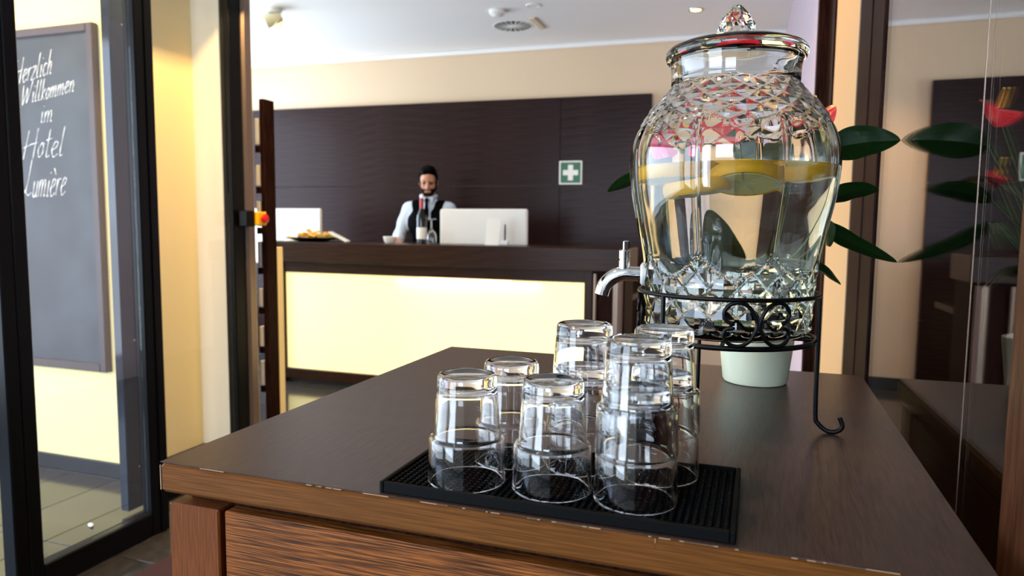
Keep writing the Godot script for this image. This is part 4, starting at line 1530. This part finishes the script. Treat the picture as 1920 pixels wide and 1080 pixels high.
# ------------------------------------------------------------------ potted anthurium
func _plant() -> void:
	var base := Vector3(0.004, 0.98, -1.335)
	var p := thing("potted_plant", "red flowering plant in a pale green pot behind the dispenser", "plant", base)
	var s := st()
	lathe(s, [Vector2(0, 0.004), Vector2(0.045, 0.003), Vector2(0.049, 0.0), Vector2(0.0535, 0.001), Vector2(0.056, 0.006), Vector2(0.0665, 0.098), Vector2(0.0665, 0.102), Vector2(0.064, 0.103), Vector2(0.0625, 0.098), Vector2(0.061, 0.085), Vector2(0, 0.085)], 48)
	obj("pot", s, M.pot, p)
	s = st()
	lathe(s, [Vector2(0.0615, 0.085), Vector2(0.06, 0.09), Vector2(0.03, 0.094), Vector2(0, 0.095)], 24)
	obj("soil", s, M.soil, p)
	# leaves: stalk foot, blade start, control, tip, width, across
	var L := [
		[Vector3(0.105, 1.392, -1.36), Vector3(0.165, 1.404, -1.375), Vector3(0.2255, 1.408, -1.39), 0.066, Vector3(0.1, 1, 0.35)],
		[Vector3(0.100, 1.303, -1.34), Vector3(0.150, 1.318, -1.345), Vector3(0.192, 1.321, -1.36), 0.042, Vector3(0.1, 0.8, 0.6)],
		[Vector3(0.095, 1.268, -1.33), Vector3(0.150, 1.232, -1.34), Vector3(0.226, 1.199, -1.36), 0.036, Vector3(0.3, 0.8, 0.6)],
		[Vector3(0.098, 1.262, -1.32), Vector3(0.108, 1.250, -1.29), Vector3(0.112, 1.226, -1.27), 0.035, Vector3(0.8, 0.5, 0.2)],
		[Vector3(-0.175, 1.345, -1.33), Vector3(-0.225, 1.342, -1.34), Vector3(-0.275, 1.321, -1.35), 0.042, Vector3(0, 0.6, 0.8)],
		[Vector3(-0.05, 1.19, -1.30), Vector3(-0.09, 1.22, -1.28), Vector3(-0.13, 1.21, -1.26), 0.045, Vector3(0, 0.4, 0.9)],
		[Vector3(0.02, 1.20, -1.28), Vector3(0.045, 1.235, -1.25), Vector3(0.06, 1.225, -1.22), 0.05, Vector3(1, 0.2, 0)],
		[Vector3(-0.02, 1.37, -1.42), Vector3(-0.05, 1.415, -1.44), Vector3(-0.10, 1.43, -1.46), 0.06, Vector3(0.6, 0.2, 0.8)],
		[Vector3(0.05, 1.30, -1.36), Vector3(0.085, 1.335, -1.40), Vector3(0.12, 1.34, -1.45), 0.042, Vector3(0.8, 0.3, 0.5)],
		[Vector3(-0.08, 1.20, -1.36), Vector3(-0.13, 1.215, -1.40), Vector3(-0.18, 1.19, -1.43), 0.055, Vector3(0.3, 0.5, 0.8)],
		[Vector3(0.05, 1.17, -1.30), Vector3(0.09, 1.19, -1.28), Vector3(0.13, 1.165, -1.26), 0.05, Vector3(0, 0.4, 0.9)],
		[Vector3(0.0, 1.33, -1.38), Vector3(0.01, 1.385, -1.41), Vector3(0.0, 1.42, -1.46), 0.06, Vector3(1, 0.2, 0.2)],
		[Vector3(-0.04, 1.16, -1.29), Vector3(-0.075, 1.18, -1.255), Vector3(-0.11, 1.165, -1.225), 0.05, Vector3(0.6, 0.3, -0.6)],
		[Vector3(-0.030, 1.165, -1.262), Vector3(-0.060, 1.205, -1.235), Vector3(-0.085, 1.225, -1.218), 0.032, Vector3(0.5, 0.3, -0.6)],
		[Vector3(-0.045, 1.20, -1.258), Vector3(-0.050, 1.255, -1.238), Vector3(-0.060, 1.305, -1.228), 0.022, Vector3(1, 0.1, 0.2)],
		[Vector3(-0.020, 1.17, -1.262), Vector3(-0.010, 1.215, -1.235), Vector3(0.005, 1.245, -1.22), 0.026, Vector3(0.9, 0.1, 0.3)],
		[Vector3(-0.035, 1.15, -1.262), Vector3(-0.040, 1.18, -1.235), Vector3(-0.032, 1.20, -1.212), 0.036, Vector3(1, 0, 0)],
		[Vector3(-0.075, 1.215, -1.262), Vector3(-0.085, 1.265, -1.245), Vector3(-0.09, 1.31, -1.25), 0.02, Vector3(1, 0.1, 0.2)],
		[Vector3(0.0, 1.19, -1.27), Vector3(-0.005, 1.225, -1.235), Vector3(-0.01, 1.22, -1.19), 0.052, Vector3(1, 0.1, 0)],
	]
	var n := 0
	for e in L:
		var foot := Vector3(cos(n * 2.4) * 0.022, 0.09, sin(n * 2.4) * 0.022)
		var a: Vector3 = e[0] - base
		s = st()
		tube(s, smooth_path([foot, foot.lerp(a, 0.5) + Vector3(0, 0.02, 0) - Vector3(a.x, 0, a.z) * 0.2, a], 6), 0.0021, 7)
		obj("stalk", s, M.stem, p)
		s = st()
		blade(s, [a, e[1] - base, e[2] - base], e[3], e[4], 0.3, 0.45)
		obj("leaf", s, M.leaf, p)
		n += 1
	# flowers: a spathe with its spadix
	for e in [[Vector3(-0.045, 1.455, -1.39), Vector3(-0.066, 1.395, -1.335), 0.08, M.spathe], [Vector3(-0.165, 1.415, -1.37), Vector3(-0.212, 1.385, -1.34), 0.07, M.spathe_pink], [Vector3(0.085, 1.455, -1.40), Vector3(0.100, 1.42, -1.345), 0.07, M.spathe], [Vector3(0.075, 1.345, -1.42), Vector3(0.085, 1.325, -1.40), 0.04, M.spathe]]:
		var a: Vector3 = e[0] - base
		var b: Vector3 = e[1] - base
		s = st()
		tube(s, smooth_path([Vector3(0, 0.09, 0), a * Vector3(0.3, 0.55, 0.3), a], 6), 0.0023, 7)
		obj("flower_stalk", s, M.stem, p)
		s = st()
		var ac := (b - a).cross(Vector3.BACK).normalized()
		blade(s, [a, a.lerp(b, 0.5) + Vector3(0, 0.01, 0.012), b], e[2], Vector3(1, 0, 0) if absf(ac.x) < 0.3 else ac, 0.25, 0.42, 0.0016)
		obj("spathe", s, e[3], p)
		s = st()
		tube(s, [a + Vector3(0, 0.004, 0.006), a + Vector3(0, 0.02, 0.02), a + Vector3(0, 0.03, 0.034)], [0.004, 0.0042, 0.0025], 8)
		obj("spadix", s, M.spadix, p)


# ------------------------------------------------------------------ the man at the reception
func hand_prims(wrist: Vector3, dir: Vector3, up: Vector3, thumb_side: float) -> Array:
	var side := dir.cross(up).normalized()
	var out := [["cap", wrist, wrist + dir * 0.075 + side * 0.018, 0.024, 0.017], ["cap", wrist, wrist + dir * 0.075 - side * 0.018, 0.024, 0.017], ["cap", wrist + dir * 0.03, wrist + dir * 0.08, 0.02, 0.017]]
	for i in 4:
		var o := wrist + dir * (0.078 - 0.004 * absf(i - 1.3)) + side * (i - 1.5) * 0.0195 * thumb_side * -1.0
		var ln: float = [0.9, 1.0, 0.95, 0.75][i]
		var k1 := o + (dir * 0.96 - up * 0.2) * 0.036 * ln
		var k2 := k1 + (dir * 0.8 - up * 0.6) * 0.024 * ln
		var k3 := k2 + (dir * 0.5 - up * 0.8) * 0.02 * ln
		out += [["cap", o, k1, 0.0095, 0.0088], ["cap", k1, k2, 0.0088, 0.008], ["cap", k2, k3, 0.008, 0.007]]
	var t0 := wrist + dir * 0.025 + side * 0.02 * thumb_side
	var t1 := t0 + (dir * 0.6 + side * 0.75 * thumb_side - up * 0.2).normalized() * 0.035
	var t2 := t1 + (dir * 0.9 + side * 0.25 * thumb_side - up * 0.3).normalized() * 0.03
	out += [["cap", t0, t1, 0.0125, 0.0105], ["cap", t1, t2, 0.0105, 0.008]]
	return out


func _person() -> void:
	var P := thing("person", "man with dark hair and beard in white shirt, black waistcoat and tie behind the counter", "person", Vector3(-2.68, 0, -5.56), deg_to_rad(14))
	P.scale = Vector3.ONE * 0.985
	var V := func(x: float, y: float, z: float) -> Vector3: return Vector3(x, y, z)
	var hx := Transform3D(Basis(Vector3.UP, 0.12) * Basis(Vector3.RIGHT, 0.24), Vector3(0.005, 1.535, 0.045))
	# joints
	var sh := [Vector3(-0.178, 1.395, 0.0), Vector3(0.178, 1.395, 0.0)]
	var el := [Vector3(-0.262, 1.155, 0.02), Vector3(0.255, 1.15, 0.03)]
	var wr := [Vector3(-0.205, 1.128, 0.27), Vector3(0.17, 1.03, 0.25)]
	# body: one continuous figure
	var s := st()
	var body := [
		["cap", V.call(-0.07, 1.0, 0), V.call(0.07, 1.0, 0), 0.115, 0.115], ["cap", V.call(0, 1.0, 0.0), V.call(0, 1.25, 0.0), 0.125, 0.13], ["cap", V.call(-0.085, 1.28, 0.0), V.call(0.085, 1.28, 0.0), 0.105, 0.105],
		["cap", V.call(-0.12, 1.385, 0), V.call(0.12, 1.385, 0), 0.068, 0.068], ["cap", V.call(0, 1.40, 0.0), V.call(0.003, 1.54, 0.03), 0.062, 0.056],
	]
	for i in 2:
		var sg := -1.0 if i == 0 else 1.0
		body += [["cap", sh[i], el[i], 0.052, 0.04], ["cap", el[i], wr[i], 0.04, 0.026]]
		body += [["cap", V.call(sg * 0.09, 0.95, 0), V.call(sg * 0.10, 0.5, 0.02), 0.085, 0.055], ["cap", V.call(sg * 0.10, 0.5, 0.02), V.call(sg * 0.105, 0.09, -0.02), 0.053, 0.036], ["cap", V.call(sg * 0.105, 0.045, -0.04), V.call(sg * 0.12, 0.035, 0.15), 0.042, 0.034]]
	nets(s, body, 0.014, 0.05)
	# head with its features, on a finer grid
	var head := [
		["ell", Vector3(0, 0.125, -0.005), Vector3(0.073, 0.088, 0.092)], ["ell", Vector3(0, 0.055, 0.022), Vector3(0.060, 0.075, 0.062)], ["cap", Vector3(-0.022, 0.0, 0.052), Vector3(0.022, 0.0, 0.052), 0.021, 0.021],
		["cap", Vector3(0, -0.06, -0.035), Vector3(0, 0.04, -0.02), 0.054, 0.056],
		["cap", Vector3(-0.035, 0.112, 0.066), Vector3(0.035, 0.112, 0.066), 0.016, 0.016],
		["cap", Vector3(0, 0.1, 0.082), Vector3(0, 0.062, 0.101), 0.009, 0.012], ["cap", Vector3(-0.012, 0.056, 0.09), Vector3(0.012, 0.056, 0.09), 0.009, 0.009],
		["cap", Vector3(-0.04, 0.066, 0.055), Vector3(-0.03, 0.06, 0.06), 0.02, 0.018], ["cap", Vector3(0.04, 0.066, 0.055), Vector3(0.03, 0.06, 0.06), 0.02, 0.018],
		["cap", Vector3(-0.018, 0.029, 0.078), Vector3(0.018, 0.029, 0.078), 0.008, 0.008], ["cap", Vector3(-0.015, 0.02, 0.077), Vector3(0.015, 0.02, 0.077), 0.008, 0.008],
		["ell", Vector3(-0.075, 0.085, -0.01), Vector3(0.008, 0.027, 0.016)], ["ell", Vector3(0.075, 0.085, -0.01), Vector3(0.008, 0.027, 0.016)],
		["cutell", Vector3(-0.031, 0.092, 0.092), Vector3(0.016, 0.009, 0.014)], ["cutell", Vector3(0.031, 0.092, 0.092), Vector3(0.016, 0.009, 0.014)],
	]
	nets(s, head, 0.0045, 0.012, hx)
	for i in 2:
		var sg := -1.0 if i == 0 else 1.0
		var hd: Vector3 = (Vector3(sg * -0.2, -0.08, 1)).normalized()
		nets(s, hand_prims(wr[i], hd, Vector3.UP, -sg), 0.0045, 0.006)
	obj("body", s, M.skin, P)
	for sg in [-1.0, 1.0]:
		s = st()
		nets(s, [["ell", Vector3(sg * 0.031, 0.092, 0.077), Vector3(0.0125, 0.008, 0.011)]], 0.003, 0.002, hx)
		obj("eye", s, mat(Color(0.12, 0.08, 0.06), 0.2), P)
		s = st()
		nets(s, [["cap", Vector3(sg * 0.016, 0.106, 0.085), Vector3(sg * 0.046, 0.108, 0.071), 0.0055, 0.004]], 0.003, 0.002, hx)
		obj("eyebrow", s, M.hair, P)
	s = st()
	nets(s, [
		["ell", Vector3(0, 0.146, -0.018), Vector3(0.0775, 0.088, 0.095)], ["ell", Vector3(0.016, 0.206, 0.042), Vector3(0.040, 0.030, 0.040)], ["ell", Vector3(-0.026, 0.196, 0.050), Vector3(0.026, 0.022, 0.030)], ["ell", Vector3(0, 0.09, -0.06), Vector3(0.068, 0.075, 0.05)],
		["cap", Vector3(-0.069, 0.15, 0.02), Vector3(-0.068, 0.085, 0.022), 0.016, 0.010], ["cap", Vector3(0.069, 0.15, 0.02), Vector3(0.068, 0.085, 0.022), 0.016, 0.010],
		["cutell", Vector3(0, 0.085, 0.115), Vector3(0.060, 0.088, 0.075)], ["cutell", Vector3(0, -0.005, 0.03), Vector3(0.1, 0.07, 0.08)],
	], 0.005, 0.02, hx)
	obj("hair", s, M.hair, P)
	s = st()
	nets(s, [
		["ell", Vector3(0, 0.035, 0.024), Vector3(0.0625, 0.062, 0.0625)], ["cap", Vector3(-0.022, -0.001, 0.052), Vector3(0.022, -0.001, 0.052), 0.0228, 0.0228], ["cap", Vector3(-0.020, 0.038, 0.080), Vector3(0.020, 0.038, 0.080), 0.005, 0.005],
		["cap", Vector3(-0.062, 0.08, 0.0), Vector3(-0.058, 0.03, 0.01), 0.012, 0.014], ["cap", Vector3(0.062, 0.08, 0.0), Vector3(0.058, 0.03, 0.01), 0.012, 0.014],
		["cutell", Vector3(0, 0.078, 0.085), Vector3(0.046, 0.040, 0.055)], ["cutell", Vector3(0, 0.024, 0.092), Vector3(0.018, 0.006, 0.02)], ["cutell", Vector3(0, -0.01, -0.07), Vector3(0.09, 0.1, 0.07)],
	], 0.0045, 0.01, hx)
	obj("beard", s, dull(mat(Color(0.13, 0.085, 0.07), 0.85), 0.15), P)
	# shirt: torso, sleeves with cuffs, collar
	s = st()
	var shirt := [
		["cap", V.call(0, 1.05, 0.0), V.call(0, 1.25, 0.0), 0.132, 0.137], ["cap", V.call(-0.085, 1.28, 0.0), V.call(0.085, 1.28, 0.0), 0.112, 0.112],
		["cap", V.call(-0.122, 1.385, 0), V.call(0.122, 1.385, 0), 0.075, 0.075], ["cap", V.call(0, 1.42, 0.004), V.call(0.002, 1.475, 0.014), 0.078, 0.068],
	]
	for i in 2:
		var mid: Vector3 = sh[i].lerp(el[i], 0.5)
		shirt += [["cap", sh[i], mid, 0.060, 0.052], ["cap", mid, el[i], 0.052, 0.048], ["cap", el[i], el[i].lerp(wr[i], 0.7), 0.048, 0.042], ["cap", el[i].lerp(wr[i], 0.7), el[i].lerp(wr[i], 0.93), 0.042, 0.036]]
	nets(s, shirt, 0.012, 0.035)
	obj("shirt", s, M.shirt, P)
	s = st()
	for sg in [-1.0, 1.0]:
		nets(s, [["cap", Vector3(sg * 0.062, 1.505, 0.02), Vector3(sg * 0.045, 1.487, 0.075), 0.018, 0.015], ["cap", Vector3(sg * 0.045, 1.487, 0.075), Vector3(sg * 0.042, 1.445, 0.098), 0.016, 0.008], ["cap", Vector3(sg * 0.045, 1.487, 0.075), Vector3(sg * 0.012, 1.478, 0.094), 0.015, 0.01]], 0.005, 0.012)
	obj("collar", s, M.shirt, P)
	s = st()
	nets(s, [["cap", V.call(0, 1.04, 0.0), V.call(0, 1.25, 0.0), 0.142, 0.147], ["cap", V.call(-0.075, 1.28, 0.0), V.call(0.075, 1.28, 0.0), 0.124, 0.124], ["cap", V.call(-0.105, 1.395, 0), V.call(0.105, 1.395, 0), 0.078, 0.078], ["cut", V.call(0, 1.56, 0.11), V.call(0.0, 1.24, 0.2), 0.125, 0.042], ["cut", V.call(0, 1.52, 0.0), V.call(0, 1.62, 0.0), 0.09, 0.12], ["cut", V.call(-0.21, 1.36, 0), V.call(-0.25, 1.2, 0.0), 0.068, 0.075], ["cut", V.call(0.21, 1.36, 0), V.call(0.25, 1.2, 0.0), 0.068, 0.075]], 0.011, 0.03)
	obj("waistcoat", s, M.vest, P)
	s = st()
	nets(s, [["cap", V.call(0, 1.468, 0.102), V.call(0, 1.452, 0.105), 0.019, 0.013], ["cap", V.call(0, 1.452, 0.104), V.call(0, 1.38, 0.118), 0.012, 0.018], ["cap", V.call(0, 1.38, 0.116), V.call(0, 1.2, 0.138), 0.02, 0.026]], 0.006, 0.01)
	obj("tie", s, M.vest, P)
	s = st()
	nets(s, [["cap", V.call(-0.07, 1.0, 0), V.call(0.07, 1.0, 0), 0.125, 0.125], ["cap", V.call(-0.09, 0.95, 0), V.call(-0.10, 0.5, 0.02), 0.097, 0.07], ["cap", V.call(0.09, 0.95, 0), V.call(0.10, 0.5, 0.02), 0.097, 0.07], ["cap", V.call(-0.10, 0.5, 0.02), V.call(-0.105, 0.1, -0.02), 0.068, 0.058], ["cap", V.call(0.10, 0.5, 0.02), V.call(0.105, 0.1, -0.02), 0.068, 0.058]], 0.016, 0.03)
	obj("trousers", s, M.vest, P)
